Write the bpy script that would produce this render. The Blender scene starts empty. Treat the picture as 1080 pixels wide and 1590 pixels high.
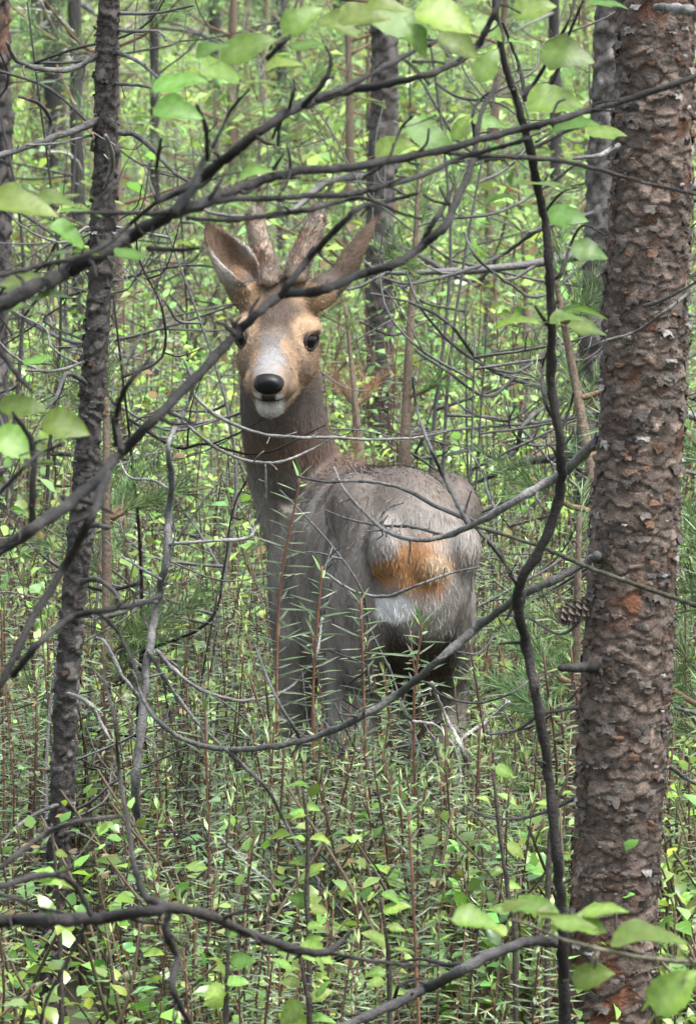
import bpy, math
import numpy as np
from mathutils import Vector, Matrix

# ------------------------------------------------------------------ camera, world, light, exposure
sc = bpy.context.scene
COL = sc.collection
PITCH = math.radians(5.5)
CAM = np.array([0.0, 0.0, 1.5])
FPX = 10800.0                      # focal length in photo pixels (1080 wide)
cam_d = bpy.data.cameras.new('camera'); cam = bpy.data.objects.new('camera', cam_d); COL.objects.link(cam)
cam.location = CAM; cam.rotation_euler = (math.pi/2 - PITCH, 0, 0)
cam_d.sensor_fit = 'HORIZONTAL'; cam_d.sensor_width = 36; cam_d.lens = 36*FPX/1080
cam_d.clip_start = 0.1; cam_d.clip_end = 500
cam_d.dof.use_dof = True; cam_d.dof.focus_distance = 8.6; cam_d.dof.aperture_fstop = 62
sc.camera = cam

SUN_EL, SUN_AZ = math.radians(66), math.radians(125)   # azimuth clockwise from +Y
w = bpy.data.worlds.new('World'); sc.world = w; w.use_nodes = True
nt = w.node_tree; nt.nodes.clear()
out = nt.nodes.new('ShaderNodeOutputWorld'); bg = nt.nodes.new('ShaderNodeBackground')
sky = nt.nodes.new('ShaderNodeTexSky'); sky.sky_type = 'NISHITA'; sky.sun_disc = False
sky.sun_elevation = SUN_EL; sky.sun_rotation = SUN_AZ; sky.dust_density = 4.0; sky.air_density = 1.0; sky.ozone_density = 1.0
hs = nt.nodes.new('ShaderNodeHueSaturation'); hs.inputs['Saturation'].default_value = 0.45   # overcast: grey-white cloud
nt.links.new(sky.outputs[0], hs.inputs['Color']); nt.links.new(hs.outputs[0], bg.inputs[0])
bg.inputs[1].default_value = 0.11
nt.links.new(bg.outputs[0], out.inputs[0])
sun_d = bpy.data.lights.new('sun', 'SUN'); sun = bpy.data.objects.new('sun', sun_d); COL.objects.link(sun)
sun_d.energy = 1.5; sun_d.angle = math.radians(16); sun_d.color = (1, .975, .94)
sdir = Vector((math.sin(SUN_AZ)*math.cos(SUN_EL), math.cos(SUN_AZ)*math.cos(SUN_EL), math.sin(SUN_EL)))
sun.rotation_euler = sdir.to_track_quat('Z', 'Y').to_euler(); sun.location = (0, 0, 30)
vs = sc.view_settings
sc.display_settings.display_device = 'sRGB'
vs.view_transform = 'Standard'; vs.look = 'None'; vs.gamma = 1; vs.use_curve_mapping = False
vs.exposure = 2.25
sc.cycles.max_bounces = 6; sc.cycles.diffuse_bounces = 3; sc.cycles.glossy_bounces = 2; sc.cycles.transmission_bounces = 3
sc.cycles.use_adaptive_sampling = True; sc.cycles.adaptive_threshold = .03

# ------------------------------------------------------------------ helpers
rng = np.random.default_rng(7)
def A(*a): return np.array(a, float)
FW = A(0, math.cos(PITCH), -math.sin(PITCH)); UP = A(0, math.sin(PITCH), math.cos(PITCH)); RT = A(1, 0, 0)
def P(px, py, Y):
    """a point of the place, given where the photo shows it and how far away it stands"""
    r = FW + RT*(px-540)/FPX + UP*(795-py)/FPX
    return CAM + r*(Y/r[1])
def unit(v):
    v = np.asarray(v, float); return v/(np.linalg.norm(v, axis=-1, keepdims=True)+1e-12)
def sstep(a, b, x):
    t = np.clip((x-a)/(b-a), 0, 1); return t*t*(3-2*t)
def _h(i, j, k):
    n = (i*73856093) ^ (j*19349663) ^ (k*83492791)
    n = (n ^ (n >> 13))*1274126177 & 0x7fffffff
    return ((n ^ (n >> 16)) & 0xffff)/65535.0
def vnoise(p, s):
    q = np.asarray(p)*s; i = np.floor(q).astype(np.int64); f = q-i; f = f*f*(3-2*f); r = 0
    for a in (0, 1):
        for b in (0, 1):
            for c in (0, 1):
                wgt = (f[..., 0] if a else 1-f[..., 0])*(f[..., 1] if b else 1-f[..., 1])*(f[..., 2] if c else 1-f[..., 2])
                r = r+wgt*_h(i[..., 0]+a, i[..., 1]+b, i[..., 2]+c)
    return r

class Acc:
    """collects pieces of one mesh"""
    def __init__(s): s.V = []; s.Q = []; s.T = []; s.C = []; s.n = 0
    def add(s, V, Q=None, T=None, C=(1, 1, 1)):
        V = np.asarray(V, float).reshape(-1, 3)
        s.V.append(V); C = np.asarray(C, float)
        s.C.append(np.broadcast_to(C, V.shape) if C.ndim == 1 else C)
        if Q is not None and len(Q): s.Q.append(np.asarray(Q)+s.n)
        if T is not None and len(T): s.T.append(np.asarray(T)+s.n)
        s.n += len(V)
    def arrays(s):
        V = np.concatenate(s.V) if s.V else np.zeros((0, 3)); C = np.concatenate(s.C) if s.C else np.zeros((0, 3))
        Q = np.concatenate(s.Q) if s.Q else np.zeros((0, 4), int); T = np.concatenate(s.T) if s.T else np.zeros((0, 3), int)
        return V, Q, T, C
    def mesh(s, name, mat, smooth=True): return mk_mesh(name, *s.arrays(), mat, smooth)

def mk_mesh(name, V, Q, T, C, mat, smooth=True):
    me = bpy.data.meshes.new(name)
    nq, ntr = len(Q), len(T)
    me.vertices.add(len(V)); me.vertices.foreach_set('co', np.asarray(V, np.float32).ravel())
    me.loops.add(nq*4+ntr*3)
    me.loops.foreach_set('vertex_index', np.concatenate([np.asarray(Q).ravel(), np.asarray(T).ravel()]).astype(np.int32))
    me.polygons.add(nq+ntr)
    st = np.concatenate([np.arange(nq)*4, nq*4+np.arange(ntr)*3]).astype(np.int32)
    me.polygons.foreach_set('loop_start', st)
    me.polygons.foreach_set('use_smooth', np.full(nq+ntr, smooth))
    me.update(calc_edges=True)
    at = me.color_attributes.new('Col', 'FLOAT_COLOR', 'POINT')
    c4 = np.ones((len(V), 4), np.float32); c4[:, :3] = C
    at.data.foreach_set('color', c4.ravel())
    if mat: me.materials.append(mat)
    return me
def link(name, data, parent=None, loc=None):
    o = bpy.data.objects.new(name, data); COL.objects.link(o)
    if parent is not None:
        o.parent = parent
    if loc is not None: o.location = loc
    return o
def tag(o, label=None, cat=None, group=None, kind=None):
    if label: o['label'] = label
    if cat: o['category'] = cat
    if group: o['group'] = group
    if kind: o['kind'] = kind
    return o
def thing(name, loc, label, cat, group=None):
    return tag(link(name, None, None, Vector(loc)), label, cat, group)
def child(name, me, root):
    """mesh given in world coordinates, parented to root (which only has a location)"""
    o = link(name, me, root)
    r = root; off = Vector((0, 0, 0))
    while r is not None: off += r.location; r = r.parent
    o.location = -off
    return o
def copy_tree(o, parent=None):
    c = o.copy(); COL.objects.link(c); c.parent = parent
    for ch in o.children: copy_tree(ch, c)
    return c

def spline(pts, n):
    p = np.asarray(pts, float)
    if len(p) == 2: p = np.array([p[0], (p[0]+p[1])/2, p[1]])
    e = np.vstack([2*p[0]-p[1], p, 2*p[-1]-p[-2]]); o = []
    for i in range(1, len(e)-2):
        t = np.linspace(0, 1, n, endpoint=False)[:, None]
        a, b, c, d = e[i-1], e[i], e[i+1], e[i+2]
        o.append(.5*((2*b)+(-a+c)*t+(2*a-5*b+4*c-d)*t**2+(-a+3*b-3*c+d)*t**3))
    o.append(e[-2][None]); return np.concatenate(o)
def frames(p):
    t = unit(np.gradient(p, axis=0)); n = np.zeros_like(p)
    r = A(0, 0, 1) if abs(t[0][2]) < .9 else A(1, 0, 0)
    u = unit(np.cross(t[0], r))
    for i in range(len(p)):
        u = unit(u-t[i]*np.dot(u, t[i])); n[i] = u
    return t, n, np.cross(t, n)
def tube(pts, rad, seg=6, n=6, jit=0.0, knob=0.0, r=rng, resample=True):
    """tapered tube along a curve -> V, Q, T"""
    p = spline(pts, n) if resample else np.asarray(pts, float)
    m = len(p)
    rr = np.interp(np.linspace(0, 1, m), np.linspace(0, 1, len(rad)), rad)
    if jit:
        j = r.normal(0, 1, (m, 3))*rr[:, None]*jit; j[0] = 0; p = p+j
    if knob: rr = rr*(1+knob*r.random(m)**3)*(1-.25*knob*r.random(m))
    t, u, v = frames(p)
    a = np.arange(seg)*2*math.pi/seg
    V = p[:, None]+rr[:, None, None]*(u[:, None]*np.cos(a)[None, :, None]+v[:, None]*np.sin(a)[None, :, None])
    i = np.arange(m-1)[:, None]*seg; k = np.arange(seg)[None]
    k2 = (k+1) % seg
    Q = np.stack([i+k, i+k2, i+seg+k2, i+seg+k], -1).reshape(-1, 4)
    V = V.reshape(-1, 3)
    T = []
    V = np.vstack([V, p[0]-t[0]*rr[0]*.5, p[-1]+t[-1]*rr[-1]*.8]); c0, c1 = m*seg, m*seg+1
    for k in range(seg):
        T.append((c0, (k+1) % seg, k)); T.append((c1, (m-1)*seg+k, (m-1)*seg+(k+1) % seg))
    return V, Q, np.array(T)

# ------------------------------------------------------------------ materials
def nodes(name):
    m = bpy.data.materials.new(name); m.use_nodes = True; t = m.node_tree
    b = t.nodes['Principled BSDF']; return m, t, b
def colvar(t, src, scale, amt, coord='Object'):
    """multiply a colour by fine noise"""
    tc = t.nodes.new('ShaderNodeTexCoord'); nz = t.nodes.new('ShaderNodeTexNoise')
    nz.inputs['Scale'].default_value = scale; nz.inputs['Detail'].default_value = 5
    t.links.new(tc.outputs[coord], nz.inputs['Vector'])
    mr = t.nodes.new('ShaderNodeMapRange'); mr.inputs[1].default_value = .25; mr.inputs[2].default_value = .75
    mr.inputs[3].default_value = 1-amt; mr.inputs[4].default_value = 1+amt
    t.links.new(nz.outputs[0], mr.inputs[0])
    mx = t.nodes.new('ShaderNodeMix'); mx.data_type = 'RGBA'; mx.blend_type = 'MULTIPLY'; mx.inputs[0].default_value = 1
    t.links.new(src, mx.inputs[6]); t.links.new(mr.outputs[0], mx.inputs[7])
    return mx.outputs[2], nz
def attr_mat(name, rough=.8, scale=60, amt=.3, bump=.0, bscale=200, trans=0.0, spec=.5, rand=0.0, tint=(1, 1, 1), transtint=(1, 1, 1)):
    m, t, b = nodes(name)
    at = t.nodes.new('ShaderNodeAttribute'); at.attribute_name = 'Col'
    c, nz = colvar(t, at.outputs[0], scale, amt)
    if rand:
        oi = t.nodes.new('ShaderNodeObjectInfo'); h = t.nodes.new('ShaderNodeHueSaturation')
        mh = t.nodes.new('ShaderNodeMapRange'); mh.inputs[3].default_value = .5-.03*rand; mh.inputs[4].default_value = .5+.03*rand
        mv = t.nodes.new('ShaderNodeMapRange'); mv.inputs[3].default_value = 1-.35*rand; mv.inputs[4].default_value = 1+.35*rand
        mm = t.nodes.new('ShaderNodeMath'); mm.operation = 'MULTIPLY'; mm.inputs[1].default_value = 7.31
        fr = t.nodes.new('ShaderNodeMath'); fr.operation = 'FRACT'
        t.links.new(oi.outputs['Random'], mh.inputs[0]); t.links.new(oi.outputs['Random'], mm.inputs[0])
        t.links.new(mm.outputs[0], fr.inputs[0]); t.links.new(fr.outputs[0], mv.inputs[0])
        t.links.new(mh.outputs[0], h.inputs['Hue']); t.links.new(mv.outputs[0], h.inputs['Value']); t.links.new(c, h.inputs['Color'])
        c = h.outputs[0]
    t.links.new(c, b.inputs['Base Color'])
    b.inputs['Roughness'].default_value = rough; b.inputs['Specular IOR Level'].default_value = spec
    if bump:
        n2 = t.nodes.new('ShaderNodeTexNoise'); n2.inputs['Scale'].default_value = bscale; n2.inputs['Detail'].default_value = 6
        tc = t.nodes.new('ShaderNodeTexCoord'); t.links.new(tc.outputs['Object'], n2.inputs['Vector'])
        bp = t.nodes.new('ShaderNodeBump'); bp.inputs['Strength'].default_value = bump; bp.inputs['Distance'].default_value = .002
        t.links.new(n2.outputs[0], bp.inputs['Height']); t.links.new(bp.outputs[0], b.inputs['Normal'])
    if trans:
        tr = t.nodes.new('ShaderNodeBsdfTranslucent'); ms = t.nodes.new('ShaderNodeMixShader'); ms.inputs[0].default_value = trans
        t.links.new(c, tr.inputs['Color']); o = t.nodes['Material Output']
        t.links.new(b.outputs[0], ms.inputs[1]); t.links.new(tr.outputs[0], ms.inputs[2]); t.links.new(ms.outputs[0], o.inputs[0])
    return m
M_BARK = attr_mat('pine_bark', .85, 250, .35, .9, 420, spec=.3)
M_TWIG = attr_mat('branch_bark', .8, 220, .5, .9, 420, spec=.2)
M_LEAF = attr_mat('broad_leaf', .45, 6, .3, 0, 160, trans=.5, rand=.9, spec=.38)
t = M_LEAF.node_tree; b = t.nodes['Principled BSDF']      # side veins slanting off the midrib
tc = t.nodes.new('ShaderNodeTexCoord'); sx = t.nodes.new('ShaderNodeSeparateXYZ'); t.links.new(tc.outputs['Object'], sx.inputs[0])
ab = t.nodes.new('ShaderNodeMath'); ab.operation = 'ABSOLUTE'; t.links.new(sx.outputs[1], ab.inputs[0])
sb_ = t.nodes.new('ShaderNodeMath'); sb_.operation = 'MULTIPLY_ADD'; sb_.inputs[1].default_value = -.9; t.links.new(ab.outputs[0], sb_.inputs[0]); t.links.new(sx.outputs[0], sb_.inputs[2])
sn = t.nodes.new('ShaderNodeMath'); sn.operation = 'MULTIPLY'; sn.inputs[1].default_value = 55; t.links.new(sb_.outputs[0], sn.inputs[0])
si_ = t.nodes.new('ShaderNodeMath'); si_.operation = 'SINE'; t.links.new(sn.outputs[0], si_.inputs[0])
bp = t.nodes.new('ShaderNodeBump'); bp.inputs['Strength'].default_value = .035; bp.inputs['Distance'].default_value = .02
t.links.new(si_.outputs[0], bp.inputs['Height']); t.links.new(bp.outputs[0], b.inputs['Normal'])
M_BERRY = attr_mat('bilberry_leaf', .32, 60, .15, trans=.42, rand=1, spec=.5)
M_TEA = attr_mat('labrador_tea_leaf', .33, 60, .2, trans=.15, rand=.8)
M_STEM = attr_mat('shrub_stem', .8, 120, .3)
M_NEEDLE = attr_mat('pine_needle', .45, 30, .25, trans=.25, rand=.8)
M_FUR = attr_mat('deer_fur', .85, 160, .22, spec=.15)
M_SKIN = attr_mat('deer_hide', .95, 90, .2, .5, 500, spec=.1)
def plain(name, col, rough, scale=50, amt=.15, coat=0, spec=.3):
    m, t, b = nodes(name); b.inputs['Specular IOR Level'].default_value = spec
    rgb = t.nodes.new('ShaderNodeRGB'); rgb.outputs[0].default_value = (*col, 1)
    c, _ = colvar(t, rgb.outputs[0], scale, amt); t.links.new(c, b.inputs['Base Color'])
    b.inputs['Roughness'].default_value = rough; b.inputs['Coat Weight'].default_value = coat
    return m
M_EYE = plain('deer_eye', (.004, .0032, .003), .08, spec=.22)
M_NOSE = plain('deer_nose', (.0040, .0040, .0048), .45, 400, .6, spec=.2)
M_DARK = plain('nostril', (.0012, .0012, .0012), .9)
M_LID = plain('eyelid_skin', (.02, .015, .012), .6)

# ------------------------------------------------------------------ ground
def ground_z(x, y):
    p = np.stack([x, y, np.zeros_like(x)], -1)
    return .10*(vnoise(p, .35)-.5)*np.clip((np.hypot(x, y-9)-1.2)/3, 0, 1)+.03*(vnoise(p, 1.7)-.5)
gx = np.concatenate([np.linspace(-120, -8, 30), np.linspace(-7.5, 7.5, 91), np.linspace(8, 120, 30)])
gy = np.concatenate([np.linspace(-60, 1, 20), np.linspace(1.5, 40, 110), np.linspace(41, 240, 60)])
X, Y = np.meshgrid(gx, gy); Z = ground_z(X, Y)
nx, ny = len(gx), len(gy); ii = (np.arange(ny-1)[:, None]*nx+np.arange(nx-1)[None]).ravel()
m, t, b = nodes('forest_floor')
tc = t.nodes.new('ShaderNodeTexCoord')
n1 = t.nodes.new('ShaderNodeTexNoise'); n1.inputs['Scale'].default_value = 2.5; n1.inputs['Detail'].default_value = 8; n1.inputs['Roughness'].default_value = .7
n2 = t.nodes.new('ShaderNodeTexNoise'); n2.inputs['Scale'].default_value = 60; n2.inputs['Detail'].default_value = 8; n2.inputs['Roughness'].default_value = .8
r1 = t.nodes.new('ShaderNodeValToRGB'); r2 = t.nodes.new('ShaderNodeValToRGB')
r1.color_ramp.elements[0].color = (.075, .115, .035, 1); r1.color_ramp.elements[0].position = .35
r1.color_ramp.elements[1].color = (.115, .10, .06, 1); r1.color_ramp.elements[1].position = .65
r2.color_ramp.elements[0].color = (.25, .25, .25, 1); r2.color_ramp.elements[0].position = .3
r2.color_ramp.elements[1].color = (1.5, 1.4, 1.3, 1); r2.color_ramp.elements[1].position = .7
for q in (n1, n2): t.links.new(tc.outputs['Object'], q.inputs['Vector'])
t.links.new(n1.outputs[0], r1.inputs[0]); t.links.new(n2.outputs[0], r2.inputs[0])
mx = t.nodes.new('ShaderNodeMix'); mx.data_type = 'RGBA'; mx.blend_type = 'MULTIPLY'; mx.inputs[0].default_value = 1
t.links.new(r1.outputs[0], mx.inputs[6]); t.links.new(r2.outputs[0], mx.inputs[7]); t.links.new(mx.outputs[2], b.inputs['Base Color'])
bp = t.nodes.new('ShaderNodeBump'); bp.inputs['Strength'].default_value = 1; bp.inputs['Distance'].default_value = .02
t.links.new(n2.outputs[0], bp.inputs['Height']); t.links.new(bp.outputs[0], b.inputs['Normal']); b.inputs['Roughness'].default_value = .95
g = link('ground', mk_mesh('ground', np.stack([X, Y, Z], -1).reshape(-1, 3), np.stack([ii, ii+1, ii+nx+1, ii+nx], -1), np.zeros((0, 3), int), np.ones((nx*ny, 3)), m))
tag(g, 'mossy brown forest floor under the low shrubs', 'ground', kind='structure')
def gz(x, y): return float(ground_z(np.array([x], float), np.array([y], float))[0])

# ------------------------------------------------------------------ leaf and plant pieces
def leaf_blade(L, W, curl=.15, fold=.25, nl=5, tip=1.0, serr=0.0, r=rng):
    """leaf along +X, normal +Z, base at origin: grid 2 half-blades; real outline"""
    s = np.linspace(0, 1, nl+1)
    wd = W*.5*np.sin(math.pi*np.clip(s, 0, 1)**(.75*tip))**.8*(1-.12*s); wd[0] = W*.03; wd[-1] = W*.02
    V = []
    for i, q in enumerate(s):
        z = -curl*L*q*q+.06*L*math.sin(3*q)
        e = 1+serr*r.uniform(-1, 1)
        V += [(L*q, -wd[i]*e, z+fold*wd[i]), (L*q, 0, z), (L*q, wd[i]*e, z+fold*wd[i])]
    Q = []
    for i in range(nl):
        a = i*3; Q += [(a, a+3, a+4, a+1), (a+1, a+4, a+5, a+2)]
    return np.array(V), np.array(Q)
def basis(x, n):
    x = unit(x); y = unit(np.cross(n, x)); return np.stack([x, y, np.cross(x, y)], 0)   # rows
def put(V, B, o): return V@B+o

def tea_plant(r, H, nst):
    """Labrador tea: rusty upright stems, narrow leaves in combs, pale new tips"""
    S, Lf, S2 = Acc(), Acc(), Acc()
    for k in range(nst):
        az = r.uniform(0, 6.283); lean = r.uniform(.0, .14)
        h = H*r.uniform(.6, 1.0)
        d = A(math.cos(az), math.sin(az), 0)
        b0 = d*r.uniform(0, .04); p1 = b0+d*lean*h*.3+A(0, 0, h*.35); p2 = b0+d*lean*h*.65+A(0, 0, h*.7)+A(*r.normal(0, .012, 2), 0); p3 = b0+d*lean*h*.8+A(*r.normal(0, .015, 2), h)
        pts = [b0, p1, p2, p3]
        cc = np.array([.075, .033, .019])*r.uniform(.6, 1.2)
        V, Q, T = tube(pts, [.0021, .0017, .0015, .0012], 4, 5, r=r)
        S.add(V, Q, T, cc); S2.add(*tube(pts, [.0021, .0012], 3, 1, r=r), cc)
        c = spline(pts, 40); tt, uu, vv = frames(c)
        nl = int(h*.80/.0047); ph = r.uniform(0, 6.28)
        for i in range(nl):
            q = .17+.81*(i+r.uniform(0, .5))/nl
            j = min(int(q*(len(c)-1)), len(c)-1)
            ph += 2.4+r.normal(0, .25)
            side = uu[j]*math.cos(ph)+vv[j]*math.sin(ph)
            el = r.normal(.0, .10) if q < .96 else r.uniform(.3, 1.0)
            dirn = unit(side*math.cos(el)+tt[j]*math.sin(el))
            L = r.uniform(.019, .032)*(1 if q < .9 else .75)
            Vv, Qv = leaf_blade(L, .0042, r.uniform(-.12, .15), -.9, 2)
            col = A(.080, .115, .055)*r.uniform(.5, 1.5)
            if q > .95: col = A(.12, .19, .06)*r.uniform(.8, 1.3)
            elif r.random() < .08: col = A(.11, .075, .03)
            elif r.random() < .15: col = A(.12, .15, .08)
            Lf.add(put(Vv, basis(dirn, tt[j]+.01), c[j]), Qv, None, col)
        for i in range(4):     # pale bud at the tip
            a = r.uniform(0, 6.28); dirn = unit(A(math.cos(a)*.35, math.sin(a)*.35, 1))
            Vv, Qv = leaf_blade(r.uniform(.010, .020), .0030, 0, -.4, 2)
            Lf.add(put(Vv, basis(dirn, A(math.cos(a), math.sin(a), 0)), c[-1]), Qv, None, A(.19, .27, .10)*r.uniform(.7, 1.2))
    return S, Lf, S2
def berry_plant(r, H, nb, leaf=.02, tone=(.205, .335, .065)):
    """bilberry / young broadleaf growth: thin branching stems with round light leaves"""
    S, Lf, S2 = Acc(), Acc(), Acc()
    for k in range(nb):
        az = r.uniform(0, 6.283); sp = r.uniform(.1, .5)*H
        d = A(math.cos(az), math.sin(az), 0)
        h = H*r.uniform(.6, 1)
        pts = [d*.01, d*sp*.35+A(0, 0, h*.4), d*sp*.7+A(*r.normal(0, .015, 2), h*.75), d*sp+A(*r.normal(0, .015, 2), h)]
        V, Q, T = tube(pts, [.0025, .002, .0016, .001], 4, 4, r=r)
        S.add(V, Q, T, A(.075, .055, .032)*r.uniform(.7, 1.3)); S2.add(*tube(pts, [.0018, .0009], 3, 1, r=r), A(.06, .06, .03))
        c = spline(pts, 20); tt, uu, vv = frames(c); nl = int(10+h*22); ph = r.uniform(0, 6)
        for i in range(nl):
            q = .3+.7*(i+r.random()*.6)/nl; j = min(int(q*(len(c)-1)), len(c)-1); ph += 2.2+r.normal(0, .3)
            side = uu[j]*math.cos(ph)+vv[j]*math.sin(ph); L = leaf*r.uniform(.6, 1.25)
            dirn = unit(side+tt[j]*r.uniform(0, .7)+A(0, 0, r.uniform(-.3, .2)))
            off = c[j]+dirn*r.uniform(0, .02)
            Vv, Qv = leaf_blade(L, L*r.uniform(.6, .78), r.uniform(-.05, .3), r.uniform(0, .35), 3, .95)
            nrm = unit(A(*r.normal(0, .45, 2), 1))
            y = np.array(tone)*r.uniform(.5, 1.45)*A(r.uniform(.75, 1.25), 1, r.uniform(.6, 1.7))
            if r.random() < .06: y = A(.22, .15, .07)*r.uniform(.6, 1.2)
            Lf.add(put(Vv, basis(dirn, nrm), off), Qv, None, y)
    return S, Lf, S2
def tuft_arrays(r, L=.13, n=90, nl=.05, tone=(.075, .125, .045), brown=False):
    """a pine shoot along +X with needles"""
    N = Acc()
    q = r.uniform(.05, 1, n); a = r.uniform(0, 6.283, n); e = np.radians(r.uniform(18, 60, n))
    ln = nl*r.uniform(.7, 1.1, n); base = np.stack([q*L, 0*q, 0*q], -1)
    rad = np.stack([0*a, np.cos(a), np.sin(a)], -1); d = rad*np.sin(e)[:, None]+A(1, 0, 0)*np.cos(e)[:, None]
    d[:, 2] += .12
    tip = base+d*ln[:, None]; sd = unit(np.cross(d, r.normal(0, 1, (n, 3))))*.00075
    mid = base+d*ln[:, None]*.6+rad*.0015
    V = np.stack([base-sd, base+sd, mid+sd*1.1, mid-sd*1.1, tip], 1).reshape(-1, 3)
    o = np.arange(n)[:, None]*5
    c = np.array(tone)*r.uniform(.6, 1.5, (n, 1)); c = np.repeat(c, 5, 0)
    N.add(V, o+np.array([[0, 1, 2, 3]]), o+np.array([[3, 2, 4]]), c)
    return N.arrays()
TUFT = [tuft_arrays(np.random.default_rng(50+i), n=80) for i in range(4)]
TUFTF = [tuft_arrays(np.random.default_rng(80+i), n=32) for i in range(4)]
TUFT_BROWN = tuft_arrays(np.random.default_rng(60), n=80, tone=(.14, .078, .042))
def add_tuft(acc, arr, dirn, o, s, r, gain=1):
    V, Q, T, C = arr
    acc.add(put(V*s, basis(dirn, unit(A(*r.normal(0, .3, 2), 1))), o), Q, T, C*gain)

# ------------------------------------------------------------------ roe deer
YAW = math.radians(10)
DF = A(-math.sin(YAW), math.cos(YAW), 0); DL = A(-math.cos(YAW), -math.sin(YAW), 0); DO = A(.036, 9.05, 0)
def D(f, l, z): return DO+DF*f+DL*l+A(0, 0, z)
# head frame: ha towards the nose, hs towards the deer's left, hu up the forehead
hp = math.radians(12); hy = math.radians(4)
HA = unit(A(-math.sin(hy)*math.cos(hp), -math.cos(hy)*math.cos(hp), -math.sin(hp)))
HS = unit(np.cross(A(0, 0, 1), HA)); HU = np.cross(HA, HS)
if np.dot(HS, RT) < 0: HS = -HS
roll = math.radians(-2)
HS, HU = HS*math.cos(roll)+HU*math.sin(roll), HU*math.cos(roll)-HS*math.sin(roll)
HO = P(429, 522, 9.14)-HA*.075-HU*.018          # so that the eyes fall at a=.075
def Hd(a, s, u): return HO+HA*a+HS*s+HU*u

def loft(C, U, V, ru, rv, seg=20):
    """closed loft through ellipses: centres C, axes U,V, radii"""
    C, U, V = map(np.asarray, (C, U, V)); m = len(C); a = np.arange(seg)*2*math.pi/seg
    R = C[:, None]+U[:, None]*(np.asarray(ru)[:, None]*np.cos(a))[..., None]+V[:, None]*(np.asarray(rv)[:, None]*np.sin(a))[..., None]
    i = np.arange(m-1)[:, None]*seg; k = np.arange(seg)[None]; k2 = (k+1) % seg
    Q = np.stack([i+k, i+k2, i+seg+k2, i+seg+k], -1).reshape(-1, 4)
    W = np.vstack([R.reshape(-1, 3), C[0], C[-1]]); T = []
    for k in range(seg): T += [(m*seg, (k+1) % seg, k), (m*seg+1, (m-1)*seg+k, (m-1)*seg+(k+1) % seg)]
    return W, Q, np.array(T)
def smooth_keys(K, n):
    K = np.asarray(K, float); return spline(K, n)
def ellipsoid(c, ax, rad, seg=16, rings=10):
    th = np.linspace(.05, math.pi-.05, rings)
    return loft([np.asarray(c)-np.asarray(ax[0])*rad[0]*math.cos(t) for t in th], [ax[1]]*rings, [ax[2]]*rings, rad[1]*np.sin(th), rad[2]*np.sin(th), seg)

bodyA = Acc()
# torso: f, z, half width, half height
K = smooth_keys([(-.375, .585, .03, .05), (-.35, .583, .056, .095), (-.29, .572, .074, .132), (-.18, .560, .085, .145), (-.05, .545, .098, .147),
                 (.08, .535, .098, .147), (.20, .530, .088, .147), (.30, .535, .074, .142), (.37, .545, .054, .11), (.41, .545, .025, .05)], 5)
bodyA.add(*loft([D(k[0], 0, k[1]) for k in K], [DL]*len(K), [A(0, 0, 1)]*len(K), np.maximum(K[:, 2], .02), np.maximum(K[:, 3], .03), 28))
# neck (turned back over the left shoulder)
NK = [(D(.27, .0, .54), .075, .135), (P(494, 815, 9.36), .076, .108), (P(465, 752, 9.35), .066, .086), (P(447, 690, 9.31), .060, .072), (P(436, 610, 9.27), .055, .066), (Hd(-.01, 0, .0), .048, .055)]
npth = spline([k[0] for k in NK], 6); nr = np.linspace(0, 1, len(npth)); kk = np.linspace(0, 1, len(NK))
tn = unit(np.gradient(npth, axis=0)); nu = unit(RT-tn*(tn@RT)[:, None]); nv = np.cross(tn, nu)
bodyA.add(*loft(npth, nu, nv, np.interp(nr, kk, [k[1] for k in NK]), np.interp(nr, kk, [k[2] for k in NK]), 24))
# skull and muzzle: a, u centre, half width, half height
K = smooth_keys([(-.055, .012, .02, .025), (-.04, .022, .040, .048), (0, .022, .050, .062), (.035, .013, .053, .062), (.07, .001, .050, .053), (.095, -.006, .043, .047),
                 (.12, -.010, .0345, .041), (.145, -.013, .030, .034), (.17, -.015, .0275, .028), (.19, -.016, .025, .0235), (.202, -.017, .018, .016)], 4)
bodyA.add(*loft([Hd(k[0], 0, k[1]) for k in K], [HS]*len(K), [HU]*len(K), K[:, 2], K[:, 3], 24))
# lower jaw and chin
K = smooth_keys([(.0, -.035, .036, .03), (.05, -.046, .038, .028), (.10, -.050, .030, .024), (.14, -.050, .0225, .020), (.168, -.049, .0190, .0185), (.182, -.046, .012, .011)], 4)
bodyA.add(*loft([Hd(k[0], 0, k[1]) for k in K], [HS]*len(K), [HU]*len(K), K[:, 2], K[:, 3], 20))
for s in (-1, 1):
    bodyA.add(*ellipsoid(Hd(.062, s*.040, .026), (HA, HS, HU), (.030, .019, .017)))            # brow
    bodyA.add(*ellipsoid(Hd(.045, s*.034, -.022), (HA, HS, HU), (.045, .020, .034)))           # cheek
    bodyA.add(*ellipsoid(Hd(.008, s*.024, .074), (HA, HS, HU), (.022, .019, .020)))            # pedicle base
    bodyA.add(*ellipsoid(Hd(.155, s*.019, -.022), (HA, HS, HU), (.03, .017, .02)))             # lip
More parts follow.
